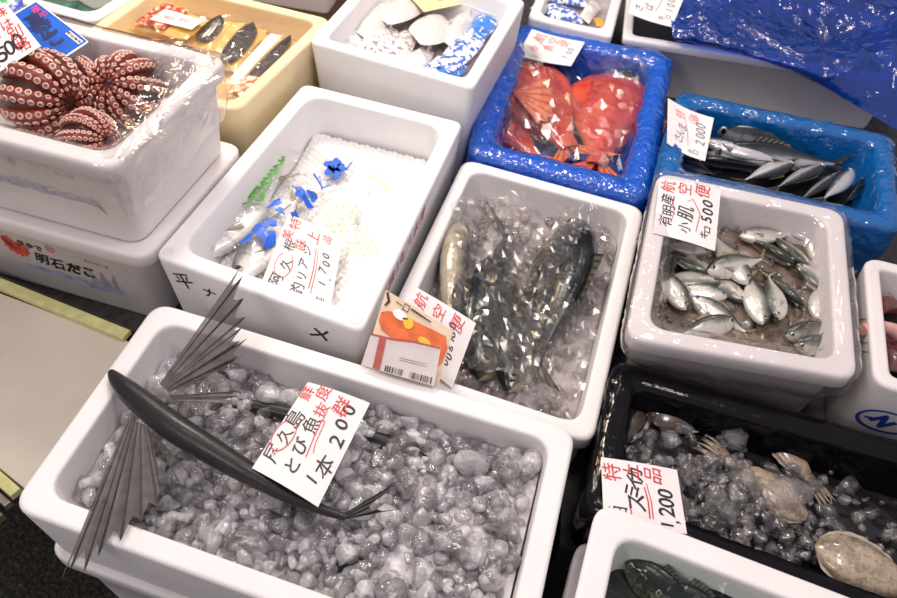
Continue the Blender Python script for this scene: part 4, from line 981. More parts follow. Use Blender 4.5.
# marinated packets in the cream box
ZE = .098
ei = inner(Eq, .03)
M['marinade'] = simple('yellow_marinade', (.80, .50, .14), .18, .18, 30, .3, coat=.8)
M['fillet'] = simple('dark_fish_skin', (.045, .038, .035), .22, .5, 45, .4, coat=.6)
M['relish'] = printed('red_relish', (.78, .62, .40), [(.66, .10, .06), (.30, .05, .03)], 70, .42, .50)
b = MB(); b.grid([[Vector((*bil(ei, i/12, j/12), ZE-.012)) for i in range(13)] for j in range(13)]); tag(b.build('packet_liner', M['marinade']), 'yellow marinade film on the floor of the cream box', 'liner', kind='stuff')
def pack(q, lab, fil=None, label=None, relish=None, m='marinade', puff=.009):
    o = pillow(q, puff, 'fish_packet', M[m], seed=len(lab), wrk=.004); tag(o, lab, 'packet', 'packets in the cream box')
    if fil:
        s = sheet_surf(q, 0, 0); u0, v0, u1, v1, w = fil; b = MB(); rows = []
        for i in range(15):
            t = i/14; hw = w*math.sqrt(max(.02, 1-abs(2*t-1)**3.0)); u, v = lerp(u0, u1, t), lerp(v0, v1, t); dx, dy = (v1-v0), -(u1-u0); l = math.hypot(dx, dy)
            rows.append([s(u+dx/l*hw*c_, v+dy/l*hw*c_)+Vector((0, 0, puff+.001+.008*math.sqrt(max(0, 1-c_*c_)))) for c_ in (-1, -.8, -.5, 0, .5, .8, 1)])
        b.grid(rows); b.build('fish_fillet', M['fillet'], o)
    if label:
        u0, v0, u1, v1, txt = label; s = sheet_surf(q, puff*.3, puff+.003); b = MB()
        b.grid([[s(lerp(u0, u1, i/6), lerp(v0, v1, j/6)) for i in range(7)] for j in range(7)]); b.build('paper_label', M['paper_w'], o)
        if txt:
            b = MB(); s = sheet_surf(q, puff*.3, puff+.004)
            for t_ in txt: letters(b, s, t_[0], t_[1], t_[2], t_[3], .12, .09, rot=t_[4])
            b.build('red_lettering', M['red_f'], o, smooth=False)
    if relish:
        u0, v0, u1, v1 = relish; s = sheet_surf(q, 0, puff+.002); b = MB(); b.grid([[s(lerp(u0, u1, i/10), lerp(v0, v1, j/10))+Vector((0, 0, .004*max(0, nz(i, j, 2, .5)))) for i in range(11)] for j in range(11)]); b.build('red_relish', M['relish'], o)
    return o
def qp(*pz): return [at(*p_) for p_ in pz]
pack(qp((130, 28, ZE+.01), (165, 5, ZE+.02), (212, 21, ZE+.025), (186, 40, ZE+.02)), 'packet with red relish and white label at the back of the cream box', label=(.25, .25, .72, 1.02, [('西', .45, .5, .02, 10), ('京', .5, .75, .02, 5)]), relish=(.05, .05, .95, .6))
pack(qp((186, 44, ZE), (214, 20, ZE+.02), (232, 22, ZE+.02), (208, 54, ZE)), 'packet with dark fish slice leaning beside the relish packet', fil=(.1, .5, .95, .5, .42))
pack(qp((206, 56, ZE), (230, 22, ZE+.015), (245, 23, ZE+.016), (222, 60, ZE)), 'narrow yellow packet standing between two dark fish slices')
pack(qp((212, 67, ZE), (242, 26, ZE+.012), (268, 30, ZE+.012), (236, 73, ZE)), 'packet with a glossy black fish slice in the middle of the cream box', fil=(.05, .45, .96, .5, .42))
pack(qp((238, 90, ZE), (284, 40, ZE+.008), (312, 46, ZE+.006), (266, 93, ZE)), 'packet with long dark fish beside a white sheet at the right wall', fil=(.02, .25, .98, .28, .24), label=(.0, -.42, .98, .0, None))
pack(qp((228, 96, ZE+.004), (246, 78, ZE+.014), (272, 82, ZE+.012), (252, 106, ZE+.004)), 'small packet of red relish at the front corner of the cream box', relish=(.05, .05, .95, .95), m='bag_w')
tag(film([at(130, 10, .1).xy, at(322, 40, .1).xy, at(240, 100, .1).xy, at(150, 60, .1).xy], lambda x, y: .118+.004*nz(x, y, 3, 12), 'plastic_wrap', M['film'], amp=.006, fs=13, seed=21, edge=.02, nx=20, ny=14, facet=.006), 'clear wrap over the packets in the cream box', 'plastic wrap')

# ------------------------------------------------------------------ red fish in the blue lined box
gl = liner(G, [(-.010, -.065, .034), (-.013, .0, .036), (-.011, GZ+.003, .034), (.008, GZ+.012, .032), (.034, GZ+.005, .03), (.042, -.03, .03), (.056, -.064, .03)], 'blue_liner', M['film_b'], amp=.012, fs=15, sub=34, seed=5, bottom=True)
tag(gl, 'bright blue plastic liner folded over the red fish box', 'plastic liner')
M['red_fish'] = fish_mat('red_fish_skin', [(.0, (.78, .16, .07)), (.3, (.72, .055, .02)), (.7, (.55, .016, .012)), (1, (.30, .008, .008))], .5, .1, .22, 36, coat=.8)
M['rfin'] = fin_mat('red_fish_fin', (.55, .05, .02), (.80, .20, .08), .97)
rf = make_fish('red_fish', .32, .135, .075, 'rock', M['red_fish'], M['rfin'], eye=.017, tail=.17)
ZG = -.022
Rf = [((505, 66), (585, 168), 180, 'red fish with spread fin fan in the middle of the blue lined box'), ((622, 80), (590, 186), 0, 'red fish with dark eye towards the back right of the blue box'), ((476, 98), (548, 172), 180, 'darker red fish at the left front of the blue lined box')]
capsG = []
for i, (h, t, roll, lab) in enumerate(Rf):
    o = rf if i == 0 else copy_tree(rf); z = ZG+(.012, 0, -.012)[i]; H_, T_ = at(*h, z), at(*t, z-.012); pose(o, H_, T_, .32, roll, (1.35, 1.3, 1.3)[i]); tag(o, lab, 'fish', 'red fish in the blue lined box'); capsG.append((H_, T_, .075, .050))
pxfin('pectoral_fin_fan', [((512, 92, .022), tt) for tt in ((548, 76, .030), (553, 86, .030), (556, 96, .029), (557, 106, .027), (555, 116, .025), (548, 122, .022), (538, 124, .02))], rf, M['rfin'], sag=.9)
for ch in rf.children:
    if ch.name.startswith('pectoral_fin_fan'): ch.name = 'pectoral_fin'; ch.matrix_parent_inverse = rf.matrix_world.inverted() if False else Matrix.Identity(4); ch.data.transform(rf.matrix_world.inverted())
hG = caps_h(capsG, -.05)
tag(film(px2((500, 40), (652, 70), (618, 188), (480, 146), z=-.01), lambda x, y: max(-.035, hG(x, y))+.004, 'plastic_bag', M['film_g'], amp=.010, fs=9, seed=31, edge=.02, nx=24, ny=24, facet=.013), 'crinkled clear bag lying over the red fish', 'plastic bag')
card('price_card', [at(517, 55, .035), at(532, 29, .05), at(585, 42, .048), at(571, 66, .032)], 'white price card with faded red writing above the red fish', red=[('航', .80, .20, .028), ('空', .80, .45, .026), ('便', .80, .68, .026), ('赤', .38, .22, .024), ('魚', .52, .45, .024)], black=[('7', .30, .82, .018), ('0', .48, .84, .020), ('0', .62, .84, .020)], strokes_red=[([(.75, .1), (.55, .35), (.42, .6)], .002)], kr=M['red_f'], kb=M['ink_f'], bow=-.004, m=M['paper_w'])

# ------------------------------------------------------------------ slim silver fish in the teal lined box
hl = liner(Hq, [(-.006, -.05, .034), (-.010, .02, .034), (-.008, HZ+.002, .032), (.010, HZ+.010, .03), (.032, HZ+.004, .03), (.040, .0, .03), (.052, -.03, .03)], 'blue_liner', M['film_c'], amp=.007, fs=14, sub=34, seed=8, bottom=True)
tag(hl, 'teal blue plastic liner folded over the slim silver fish box', 'plastic liner')
M['sardine'] = fish_mat('slim_silver_skin', [(.0, (.74, .72, .74)), (.54, (.66, .66, .70)), (.66, (.12, .14, .16)), (.84, (.02, .028, .036)), (1, (.012, .016, .02))], .15, .55, .2, 40, coat=.7)
sd = make_fish('slim_fish', .30, .050, .034, 'mackerel', M['sardine'], M['dfin'], eye=.008)
ZH = .012
Hf = [((690, 118), (800, 137), 60, .004, 'dark backed slim fish along the back wall of the teal box'), ((712, 128), (862, 158), 75, .006, 'slim dark fish second from the back wall'), ((700, 140), (800, 166), 8, .022, 'slim fish with bright silver belly across the middle'), ((706, 152), (858, 166), 55, .010, 'dark slim fish running the length of the box under the silver one'),
      ((692, 158), (790, 172), 120, .004, 'slim fish with its head under the price card'), ((795, 162), (735, 184), -5, .014, 'silver sided fish in the front row, left of centre'), ((826, 165), (768, 192), 20, .012, 'dark and silver fish in the front row, centre'), ((845, 172), (792, 206), 40, .008, 'dark backed fish leaning in the front row, right of centre'),
      ((853, 170), (818, 204), 175, .016, 'wide silver fish at the right end of the front row'), ((866, 180), (842, 206), 90, .0, 'dark fish against the right blue wall'), ((676, 160), (720, 176), 90, .0, 'dark fish in the left corner below the price card'), ((730, 120), (850, 146), 90, .0, 'thin dark fish wedged behind the others at the back')]
for i, (h, t, roll, dz, lab) in enumerate(Hf):
    o = sd if i == 0 else copy_tree(sd); H_, T_ = at(*h, ZH+dz), at(*t, ZH+dz-.004); k = (T_-H_).length; w_ = max(.9, .034/ (k/.30*.05)*.9) if k < .2 else 1.0
    pose(o, H_, T_, .30, roll, min(2.1, w_*1.2), min(1.7, w_*1.1)); tag(o, lab, 'fish', 'slim fish in the teal lined box')
b = MB(); hi = inner(Hq, .05); b.grid([[Vector((*bil(hi, i/14, j/14), ZH-.016)) for i in range(15)] for j in range(15)]); tag(b.build('dark_melt_water', M['slush_d']), 'dark melt water under the slim silver fish', 'water', kind='stuff')
card('price_card', [at(667, 143, .075), at(668, 98, .10), at(714, 118, .09), at(705, 161, .065)], 'white price card reading 2000 curling at the slim silver fish', red=[('特', .80, .30, .020), ('価', .84, .62, .016)], black=[('さ', .25, .30, .020), ('ん', .40, .34, .020), ('ま', .55, .36, .020), ('キ', .10, .62, .014), ('ロ', .12, .76, .014), ('2', .36, .80, .024), ('0', .50, .79, .024), ('0', .62, .78, .024), ('0', .74, .77, .024)], strokes_red=[([(.2, .55), (.5, .50), (.8, .40)], .0016), (loop(.83, .60, .09, .10, 0, 350), .0014)], kr=M['red_f'], kb=M['ink_f'], bow=-.006, axis='v')

# ------------------------------------------------------------------ small silver fish in the wrapped box
ZI = .055
ii = inner(I, .034)
zI = lambda x, y: ZI-.006+.006*nz(x, y, 2, 12)+.004*nz(x, y, 6, 30)
ice('icy_water', ii, zI, 420, .008, ice_mat('brownish_ice', (.95, .9, .87), .09, .25, .1, (.62, .50, .42)), M['slush_i'], 'brown icy slush around the small silver fish', 17, bed_drop=.004)
M['kohada'] = fish_mat('small_silver_skin', [(.0, (.84, .80, .74)), (.5, (.66, .63, .58)), (.64, (.30, .30, .25)), (.78, (.075, .085, .075)), (1, (.03, .035, .03))], .30, .40, .24, 48, coat=.7)
M['kfin'] = fin_mat('yellowish_fin', (.26, .22, .12), (.46, .42, .28), .95)
kh = make_fish('small_silver_fish', .115, .036, .020, 'kohada', M['kohada'], M['kfin'], eye=.0038, tail=.15)
If = [((745, 280), (712, 232), 180, .012, 1, 'silver belly up fish with tail pointing at the price card corner'), ((712, 270), (766, 258), 20, .018, 0, 'pale striped fish lying across the middle of the pile'), ((762, 320), (748, 272), 175, .010, 1, 'broad silver fish below the crossing pair, head to the front'), ((778, 316), (768, 276), 0, .012, 1, 'silver fish overlapping the broad one at its right'),
      ((684, 306), (660, 264), 170, .008, 1, 'silver fish along the left wall near the front'), ((696, 264), (674, 254), 30, .006, 0, 'fish with spotted side left of centre'), ((708, 272), (678, 256), 10, .010, 0, 'fish with mottled side overlapping the spotted one'), ((714, 282), (676, 280), 0, .004, 0, 'half sunk fish under the mottled pair'), ((702, 252), (664, 244), 200, .006, 0, 'dark backed fish just under the price card'),
      ((744, 236), (790, 234), 0, .006, 0, 'thin silver fish at the back behind the pile'), ((800, 268), (826, 288), 175, .010, 0, 'silver fish with yellow tail by the right wall'), ((806, 264), (782, 244), 30, .006, 0, 'dark fish half sunk right of the pile'), ((790, 262), (760, 246), 60, .004, 0, 'dark speckled fish behind the crossing fish'),
      ((818, 316), (826, 284), 180, .006, 0, 'pale fish standing along the right wall'), ((800, 302), (778, 284), 45, .002, 0, 'dark fish sunk in slush right of the broad fish'), ((790, 334), (826, 330), 60, .006, 0, 'dark head of a fish at the front right corner'), ((800, 344), (826, 346), 70, .002, 0, 'dark green fish in the slush by the front wall'), ((672, 258), (664, 284), 80, .004, 0, 'dark fish in the left corner below the card'),
      ((750, 222), (726, 214), 60, .002, 0, 'dark fish in water behind the card'), ((776, 228), (806, 226), 80, .0, 0, 'sunken dark fish along the back wall'),
      ((696, 300), (724, 318), 15, -.002, 0, 'pale fish half sunk in the slush at the front left'), ((730, 322), (700, 330), 150, -.003, 0, 'fish mostly buried in slush by the front wall'), ((722, 296), (690, 290), 170, .002, 0, 'silver fish left of the broad fish, half in slush'), ((812, 240), (826, 262), 20, .004, 0, 'fish against the right wall near the back corner'), ((686, 240), (664, 262), 160, .003, 0, 'silver fish peeping out below the card near the left wall'), ((742, 300), (722, 286), 0, .001, 0, 'fish tucked under the head of the broad fish')]
for i, (h, t, roll, dz, _, lab) in enumerate(If):
    o = kh if i == 0 else copy_tree(kh); H_, T_ = at(*h, ZI+dz), at(*t, ZI+dz-.004); k = (T_-H_).length
    if k < .10: T_ = H_+(T_-H_)*(.10/k)
    H_, T_ = H_-(T_-H_)*.09, T_+(T_-H_)*.09; pose(o, H_, T_, .115, roll, 1.05, 1.1); tag(o, lab, 'fish', 'small silver fish in the wrapped box')
il = liner(I, [(.018, .02, .03), (-.004, .07, .034), (-.006, .112, .034), (.012, .119, .032), (.036, .113, .03), (.046, .085, .03), (.056, .068, .03)], 'plastic_wrap', M['film_w'], amp=.006, fs=16, sub=34, seed=14)
tag(il, 'clear plastic wrap folded over the small silver fish box', 'plastic wrap')
card('price_card', [at(653, 233, .112), at(660, 178, .132), at(721, 190, .126), at(715, 251, .106)], 'white price card reading 500 on the small silver fish box', red=[('航', .87, .14, .026), ('空', .88, .42, .026), ('便', .90, .70, .028)], black=[('有', .25, .16, .024), ('明', .43, .19, .024), ('産', .63, .17, .024), ('小', .22, .48, .022), ('肌', .47, .46, .030), ('キ', .19, .79, .016), ('ロ', .28, .84, .015), ('5', .45, .82, .026), ('0', .58, .81, .027), ('0', .71, .80, .027)],
    strokes_red=[([(.2, .66), (.5, .70), (.72, .56), (.66, .48)], .0014), (loop(.43, .19, .22, .09, 20, 200), .0010)], kr=M['red'], bow=.003)

# ------------------------------------------------------------------ right edge box
ZJ = .035
ji = inner(J, .028); b = MB(); b.grid([[Vector((*bil(ji, i/12, j/12), ZJ-.01)) for i in range(13)] for j in range(13)]); tag(b.build('dark_melt_water', M['slush_d']), 'dark liquid in the box at the right edge', 'water', kind='stuff')
M['meat'] = simple('dark_red_flesh', (.20, .012, .016), .14, .6, 38, .5, coat=1)
M['pinkmeat'] = simple('pale_pink_flesh', (.66, .34, .30), .2, .25, 40, .4, coat=.8)
for k, (cx, cy, lx, ly, wx, wy, dz, lab) in enumerate(((893, 283, 14, 6, 12, 12, .01, 'dark red flesh in a clear bag at the back of the right edge box'), (884, 306, 10, 0, 8, 7, .004, 'small red piece in front of the large bagged one'), (893, 354, 14, 3, 10, 18, .006, 'dark red flesh at the front of the right edge box'), (945, 300, 22, 6, 14, 20, .006, 'large dark red flesh farther into the right edge box'), (950, 355, 20, 8, 14, 16, .0, 'dark red flesh in the front middle of the right edge box'))):
    o = pillow(quadpx(cx, cy, lx, ly, wx, wy, ZJ+dz), .022, 'red_flesh', M['meat'], seed=40+k, wrk=.012, fs=34); tag(o, lab, 'seafood', 'dark red seafood in the right edge box')
    q = [p_ for p_ in quadpx(cx, cy, lx*1.1, ly*1.1, wx*1.1, wy*1.1, ZJ+dz+.003)]; pillow(q, .025, 'clear_bag', M['film_g'], seed=60+k, wrk=.012, fs=28, parent=o)
b = MB(); b.tube([at(862, 330, .088), at(874, 326, .085), at(888, 328, .08), at(897, 332, .075), at(910, 338, .07)], [.009, .012, .010, .013, .010], 12)
o = tag(b.build('pink_flesh', M['pinkmeat']), 'pale pink piece hanging over the rim of the right edge box', 'seafood')

# ------------------------------------------------------------------ cuttlefish on ice in the black lined box
kl = liner(K, [(-.006, -.07, .026), (-.009, .02, .026), (-.006, .050, .026), (.008, .051, .024), (.028, .050, .022), (.034, .03, .022), (.042, -.03, .022)], 'black_liner', M['film_k'], amp=.006, fs=15, sub=40, seed=21, bottom=True)
tag(kl, 'black plastic liner folded over the cuttlefish box', 'plastic liner')
ki = inner(K, .040)
def zK(x, y):
    g = at(700, 480, .0); d2_ = ((x-g.x)*1.0+(y-g.y)*.2)**2/.014+((y-g.y))**2/.012
    return -.006+.022*math.exp(-d2_)+.008*nz(x, y, 4, 14)
def uvK(rnd):
    if rnd.random() < .62: return (min(.95, max(.02, rnd.gauss(.33, .17))), min(.98, max(.05, rnd.gauss(.60, .26))))
    return (rnd.uniform(0, 1), rnd.uniform(0, 1))
ice('crushed_ice', ki, zK, 620, .0115, M['ice_dark'], M['slush_k'], 'clear crushed ice around the cuttlefish on black film', 23, uv=uvK, bed_drop=.016)
def cuttle_mat(name, a, b_):
    m, nt, out = mat(name); p = N(nt, 'ShaderNodeBsdfPrincipled', i_Roughness=.25); p.inputs['Coat Weight'].default_value = .7
    t = tex(nt, 'Noise', 26, 4); t2 = tex(nt, 'Noise', 160, 4); r = ramp(nt, [(.36, b_), (.60, a)]); nt.links.new(t.outputs['Fac'], r.inputs['Fac'])
    r2 = ramp(nt, [(.38, (.45, .42, .40)), (.52, (1, 1, 1))]); nt.links.new(t2.outputs['Fac'], r2.inputs['Fac'])
    mx = nt.nodes.new('ShaderNodeMix'); mx.data_type = 'RGBA'; mx.blend_type = 'MULTIPLY'; mx.inputs['Factor'].default_value = .6
    nt.links.new(r.outputs['Color'], mx.inputs['A']); nt.links.new(r2.outputs['Color'], mx.inputs['B']); nt.links.new(mx.outputs['Result'], p.inputs['Base Color'])
    nt.links.new(bump(nt, t2.outputs['Fac'], .2, .002).outputs['Normal'], p.inputs['Normal']); nt.links.new(p.outputs['BSDF'], out.inputs['Surface']); return m
M['ct'] = cuttle_mat('tan_cuttlefish_skin', (.46, .37, .27), (.20, .15, .11)); M['ct2'] = cuttle_mat('brown_cuttlefish_skin', (.10, .07, .055), (.035, .025, .02)); M['ctf'] = simple('cuttlefish_fin', (.42, .36, .30), .3, .2, 60)
def cuttle(mm):
    """mantle tip at x = 0, arms at x = .2"""
    mb = MB(); rows = []; n = 22; W_ = .047
    half = lambda s: math.sin(math.pi*min(1, s*.5/.52)**.8)**.62 if s < .95 else .6
    wf = [(0, .05), (.04, .34), (.12, .62), (.25, .87), (.42, 1), (.6, .97), (.78, .82), (.92, .62), (1, .5)]
    for i in range(n+1):
        s = (i/n)**1.2; w = interp(wf, s)*W_; t = interp(wf, s)*.024
        rows.append([Vector((s*.15, w*math.cos(q), t*math.sin(q)*(1 if math.sin(q) > 0 else .7))) for q in (2*math.pi*j/20 for j in range(20))])
    mb.grid(rows, closed=True); mb.cap(rows[0], True); mb.cap(rows[-1]); o = mb.build('cuttlefish', mm)
    b = MB()
    for sd_ in (1, -1):
        b.grid([[Vector((s*.15, sd_*(interp(wf, s)*W_*.96+.011*k*(math.sin(math.pi*min(1, s*1.04))**.5)), -.001+.002*math.sin(s*40)*k)) for k in (0, .5, 1)] for s in [max(.01, i/26) for i in range(26)]])
    b.build('skirt_fin', M['ctf'], o)
    b = MB(); rows = []
    for i in range(9):
        t = i/8; w = .026*math.sqrt(max(.02, 1-(2*t-1)**4))*(1-.2*t); rows.append([Vector((.146+.04*t, w*math.cos(q), w*.62*math.sin(q))) for q in (2*math.pi*j/14 for j in range(14))])
    b.grid(rows, closed=True); b.cap(rows[0], True); b.cap(rows[-1]); b.build('head', mm, o)
    for k in range(6):
        y = lerp(-.016, .016, k/5); b = MB(); b.tube([(.180, y, 0), (.20, y*1.4, .003*(k % 2)), (.225, y*1.7+.004*math.sin(k*2), 0), (.24, y*1.6+.008*math.sin(k*3), -.003)], [.006, .005, .0035, .001], 8); b.build('arm', mm, o)
    for sd_ in (1, -1):
        b = MB(); c = Vector((.166, sd_*.021, .006)); b.grid([[c+Vector((.005*a*math.cos(q), sd_*.003*h, .005*a*math.sin(q))) for q in (2*math.pi*j/12 for j in range(12))] for a, h in ((1, 0), (.8, .6), (.4, 1), (.01, 1.1))], closed=True); b.build('eye', M['pupil'], o)
    return o
ct = cuttle(M['ct'])
for i, (h, t, mm, sy, lab) in enumerate((((815, 545, .012), (958, 612, .004), 'ct', 1.05, 'pale tan cuttlefish lying bare at the lower right'), ((806, 520, .010), (700, 440, .0), 'ct', .8, 'cuttlefish under the long trail of ice in the middle'), ((655, 425, .000), (730, 345, -.012), 'ct2', 1.1, 'dark brown cuttlefish at the back left under ice'), ((640, 395, -.006), (606, 470, -.012), 'ct2', .9, 'dark cuttlefish beside the back left corner'), ((770, 430, -.002), (830, 505, -.014), 'ct', .8, 'cuttlefish half hidden behind the large ice lump'))):
    o = ct if i == 0 else copy_tree(ct)
    if mm != 'ct':
        o.data = o.data.copy(); o.data.materials[0] = M[mm]
    H_, T_ = at(*h), at(*t); pose(o, H_, T_, .24, 0, sy, 1.0 if i == 0 else .8); tag(o, lab, 'cuttlefish', 'cuttlefish in the black lined box')
big = ice_mat('large_clear_ice', (.97, .97, .98), .10, .3, .08)
for k, (x, y, s, lab) in enumerate(((790, 495, .030, 'large clear ice lump right of the ice trail in the black box'), (722, 505, .028, 'large rounded ice lump beside the cuttlefish price card'), (735, 440, .022, 'clear ice lump on the middle cuttlefish'), (670, 400, .020, 'clear ice lump on the dark brown cuttlefish'), (745, 480, .022, 'jagged ice lump at the centre of the black box'))):
    Vv, Ff = LUMPS[k]; p_ = at(x, y, .016); b = MB(); b.add([Vector(v_)*s+p_ for v_ in Vv], [tuple(f_) for f_ in Ff.tolist()]); tag(b.build('ice_lump', big), lab, 'ice', 'large ice lumps in the black lined box')
card('price_card', [at(604, 525, .062), at(601, 457, .060), at(677, 470, .052), at(687, 534, .056)], 'white price card reading 1,200 behind the bottom edge box', red=[('特', .79, .12, .028), ('上', .84, .36, .026), ('品', .84, .66, .028)], black=[('ス', .36, .42, .030), ('ミ', .53, .38, .026), ('イ', .66, .42, .026), ('カ', .80, .42, .026), ('日', .20, .22, .022), ('1', .10, .76, .024), (',', .17, .84, .024), ('2', .28, .77, .030), ('0', .43, .79, .030), ('0', .58, .78, .030)],
    strokes_red=[([(.15, .56), (.4, .56), (.62, .53)], .0022), ([(.15, .60), (.4, .60), (.68, .56)], .0016), (loop(.22, .2, .12, .14, 60, 300), .0016)], bow=.002)

# ------------------------------------------------------------------ bottom edge box
ZL = .035
li = inner(L, .04); b = MB(); b.grid([[Vector((*bil(li, i/12, j/12), ZL-.02)) for i in range(13)] for j in range(13)]); tag(b.build('dark_melt_water', M['slush_d']), 'dark liquid under the wrapped fish of the bottom edge box', 'water', kind='stuff')
capsL = []
for i, (h, t, roll, lab) in enumerate((((625, 560), (720, 640), 60, 'dark wrapped fish nearest the left wall of the bottom box'), ((680, 575), (810, 625), 80, 'dark wrapped fish towards the right of the bottom box'), ((618, 545), (760, 592), 60, 'dark wrapped fish along the back wall of the bottom box'), ((650, 590), (760, 640), 40, 'dark wrapped fish in the middle of the bottom box'), ((740, 585), (830, 630), 50, 'dark wrapped fish at the right end of the bottom box'))):
    o = copy_tree(dk); H_, T_ = at(*h, ZL), at(*t, ZL); k = (T_-H_).length; pose(o, H_, T_, .30, roll, .3/max(k, .01)*.72 if k < .2 else 1.0, 1.); tag(o, lab, 'fish', 'dark fish in the bottom edge box'); capsL.append((H_, T_, .040, .046))
tag(film(li, lambda x, y: max(ZL-.012, caps_h(capsL, ZL-.015)(x, y)), 'plastic_bag', film_mat('greenish_film', (.88, .95, .91), haze=.003, hazecol=(.5, .8, .7), gloss=.004, scale=16, rough=.13, bs=.8, sch=.2), amp=.010, fs=9, seed=51, nx=26, ny=18, facet=.009), 'clear film over the dark fish of the bottom edge box', 'plastic bag')

# ------------------------------------------------------------------ blue sheet over the top right box
b = MB(); mi_ = inner(Mq, .024); b.grid([[Vector((*bil(mi_, i/8, j/8), MZ-.03)) for i in range(9)] for j in range(9)]); tag(b.build('black_tray', simple('black_tray', (.008, .008, .014), .3, .2, 40)), 'black tray surface inside the blue covered box', 'tray')
ctrl = [  # rows from the back edge of the sheet to its front edge
 [(672, -30, .13), (720, -40, .14), (780, -45, .14), (840, -45, .14), (920, -40, .13)],
 [(672, -4, .11), (720, -10, .13), (775, -8, .11), (830, 2, .10), (915, -5, .12)],
 [(671, 15, .10), (715, 14, .115), (770, 18, .09), (832, 38, .05), (915, 20, .13)],
 [(672, 30, .088), (715, 32, .10), (765, 34, .095), (826, 48, .095), (915, 55, .11)],
 [(674, 37, .08), (712, 43, .085), (755, 52, .085), (815, 66, .09), (915, 92, .06)],
 [(678, 39, .074), (716, 46, .074), (770, 60, .072), (822, 82, .055), (915, 138, .0)]]
def cm(a, b_, c_, d_, t): return .5*((2*b_)+(c_-a)*t+(2*a-5*b_+4*c_-d_)*t*t+(3*b_-a-3*c_+d_)*t**3)
CP = [[at(*p_) for p_ in r_] for r_ in ctrl]
def patch(u, v):
    def row(r_, u):
        x = u*(len(r_)-1); i = min(int(x), len(r_)-2); g = lambda k: r_[max(0, min(len(r_)-1, k))]; return cm(g(i-1), g(i), g(i+1), g(i+2), x-i)
    y = v*(len(CP)-1); j = min(int(y), len(CP)-2); g = lambda k: row(CP[max(0, min(len(CP)-1, k))], u); return cm(g(j-1), g(j), g(j+1), g(j+2), y-j)
b = MB(); rows = []; nu, nv = 110, 80
for j in range(nv+1):
    R_ = []
    for i in range(nu+1):
        u, v = i/nu, j/nv; p_ = patch(u, v); k = ridge(p_.x*.9, p_.y+p_.z*.8, 9, 61)*.020+ridge(p_.x+p_.y, p_.y-p_.z, 22, 66)*.010
        k *= min(1, 3*(1-v)+.25); R_.append(p_+Vector((0, -.25*k, k-.008)))
    rows.append(R_)
b.grid(rows); tag(b.build('blue_sheet', M['film_bb']), 'crumpled dark blue plastic sheet over the top right box', 'plastic sheet')
card('price_card', [at(628, 13, .10), at(640, -28, .13), at(688, -12, .125), at(672, 27, .09)], 'white price card reading 1000 at the top edge', black=[('キ', .14, .72, .018), ('ロ', .2, .84, .016), ('1', .36, .80, .024), ('0', .48, .80, .024), ('0', .60, .79, .024), ('0', .72, .78, .024), ('さ', .2, .18, .022), ('ば', .3, .4, .022)], red=[('航', .84, .2, .024), ('空', .84, .5, .022), ('便', .86, .8, .024)], strokes_red=[([(.25, .55), (.5, .6), (.8, .55)], .002)], kb=M['ink_f'], kr=M['red_f'], m=M['paper_w'], bow=-.003)

# small box of blue bags, seaweed box
ZN = .03
ni = inner(Nq, .026); b = MB(); b.grid([[Vector((*bil(ni, i/8, j/8), ZN-.014)) for i in range(9)] for j in range(9)]); tag(b.build('ice_layer', M['slush_p']), 'thin bed of ice beneath the blue patterned bags', 'ice', kind='stuff')
for k, (mm, cx, cy, lx, ly, wx, wy, lab) in enumerate((('bag_w', 540, 9, 6, -4, 4, 5, 'white end of a bag at the left of the small top box'), ('bag_b', 563, 14, 18, 4, 4, 7, 'blue patterned bag at the front of the small top box'), ('bag_b', 566, 0, 20, 3, 5, 5, 'blue patterned bag lying behind the front one'), ('bag_s', 590, 12, 6, -8, 5, 4, 'dull silver bag beside the blue patterned bags'))):
    o = pillow(quadpx(cx, cy, lx, ly, wx, wy, ZN), .016, 'fish_bag', M[mm], seed=70+k, wrk=.008); tag(o, lab, 'bag', 'bags in the small top box')
tag(pillow(quadpx(600, 23, 5, 1, 2, 4, ZN), .008, 'orange_packet', simple('orange_wrapper', (.85, .36, .04), .3, .2, 50)), 'small orange packet in the corner of the small top box', 'packet')
oi = inner(Oq, .03); b = MB(); b.grid([[Vector((p_.x, p_.y, .055+.012*nz(p_.x, p_.y, 3, 18)+.008*ridge(p_.x, p_.y, 22, 3))) for p_ in [bil(oi, i/40, j/30) for i in range(41)]] for j in range(31)])
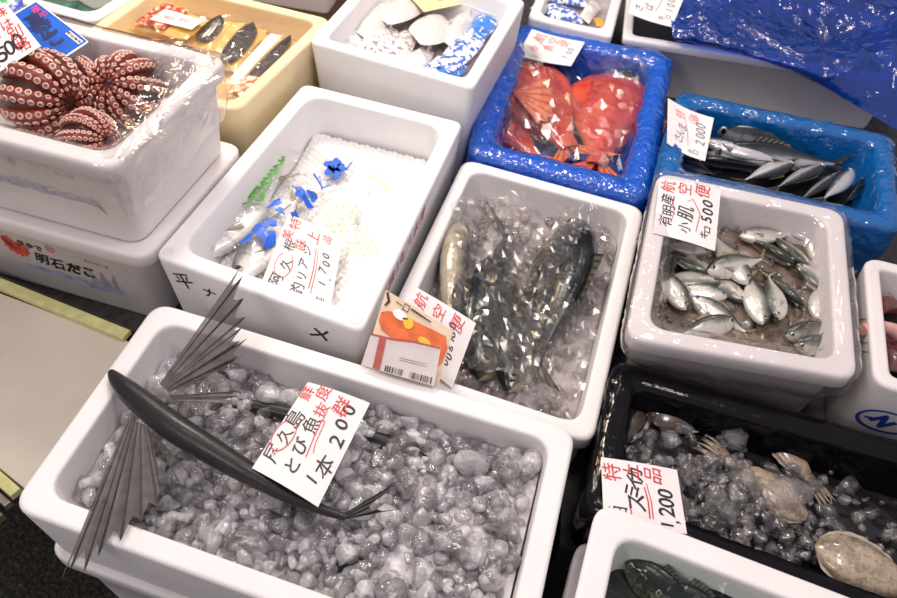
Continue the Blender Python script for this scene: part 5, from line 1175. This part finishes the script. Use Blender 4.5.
tag(b.build('seaweed', simple('dark_green_seaweed', (.035, .14, .09), .15, .7, 40, .6, coat=.8)), 'wet dark green seaweed filling the top left box', 'seaweed', kind='stuff')

# ------------------------------------------------------------------ light
w = bpy.data.worlds.new('market'); bpy.context.scene.world = w; w.use_nodes = True
bg = w.node_tree.nodes['Background']; bg.inputs[0].default_value = (.83, .77, .83, 1); bg.inputs[1].default_value = .50
def area(name, loc, target, size, energy, col, spread=180, sy=None):
    l = bpy.data.lights.new(name, 'AREA'); l.energy = energy; l.color = col; l.size = size; l.spread = math.radians(spread)
    if sy: l.shape = 'RECTANGLE'; l.size_y = sy
    o = bpy.data.objects.new(name, l); C.objects.link(o); o.location = loc
    o.rotation_euler = (Vector(target)-Vector(loc)).to_track_quat('-Z', 'Y').to_euler(); return o
area('lamp_key', (-.45, 1.75, 1.25), (-.1, 1.15, .05), .22, 11, (1, .90, .78))
for k, (x, y, z, e) in enumerate(((-.9, 1.9, 1.35, 4.5), (.25, 2.0, 1.4, 4.5), (.8, 1.9, 1.4, 2.5), (-.2, .95, 1.7, 4.), (.55, 1.0, 1.65, 6.), (-.8, .8, 1.6, 3.5))):
    l = bpy.data.lights.new('lamp_bulb', 'POINT'); l.energy = e*2; l.color = (1, .89, .80); l.shadow_soft_size = .05; o = bpy.data.objects.new('lamp_bulb', l); C.objects.link(o); o.location = (x, y, z)
area('lamp_front', (.35, .55, 1.9), (.1, .6, 0), .35, 9, (1, .90, .91))
area('lamp_fill', (-1.3, -.5, 1.7), (-.5, .8, .05), .5, 10, (1, .88, .80))
area('lamp_warm', (-.75, 1.75, .8), (-.5, 1.4, .1), .12, 2.2, (1, .72, .40))
sc = bpy.context.scene
sc.view_settings.view_transform = 'Standard'; sc.view_settings.look = 'None'; sc.view_settings.exposure = 0.; sc.view_settings.gamma = 1.
sc.cycles.max_bounces = 16; sc.cycles.transparent_max_bounces = 24; sc.cycles.transmission_bounces = 12
sc.cycles.caustics_refractive = False; sc.cycles.caustics_reflective = False; sc.cycles.sample_clamp_indirect = 4
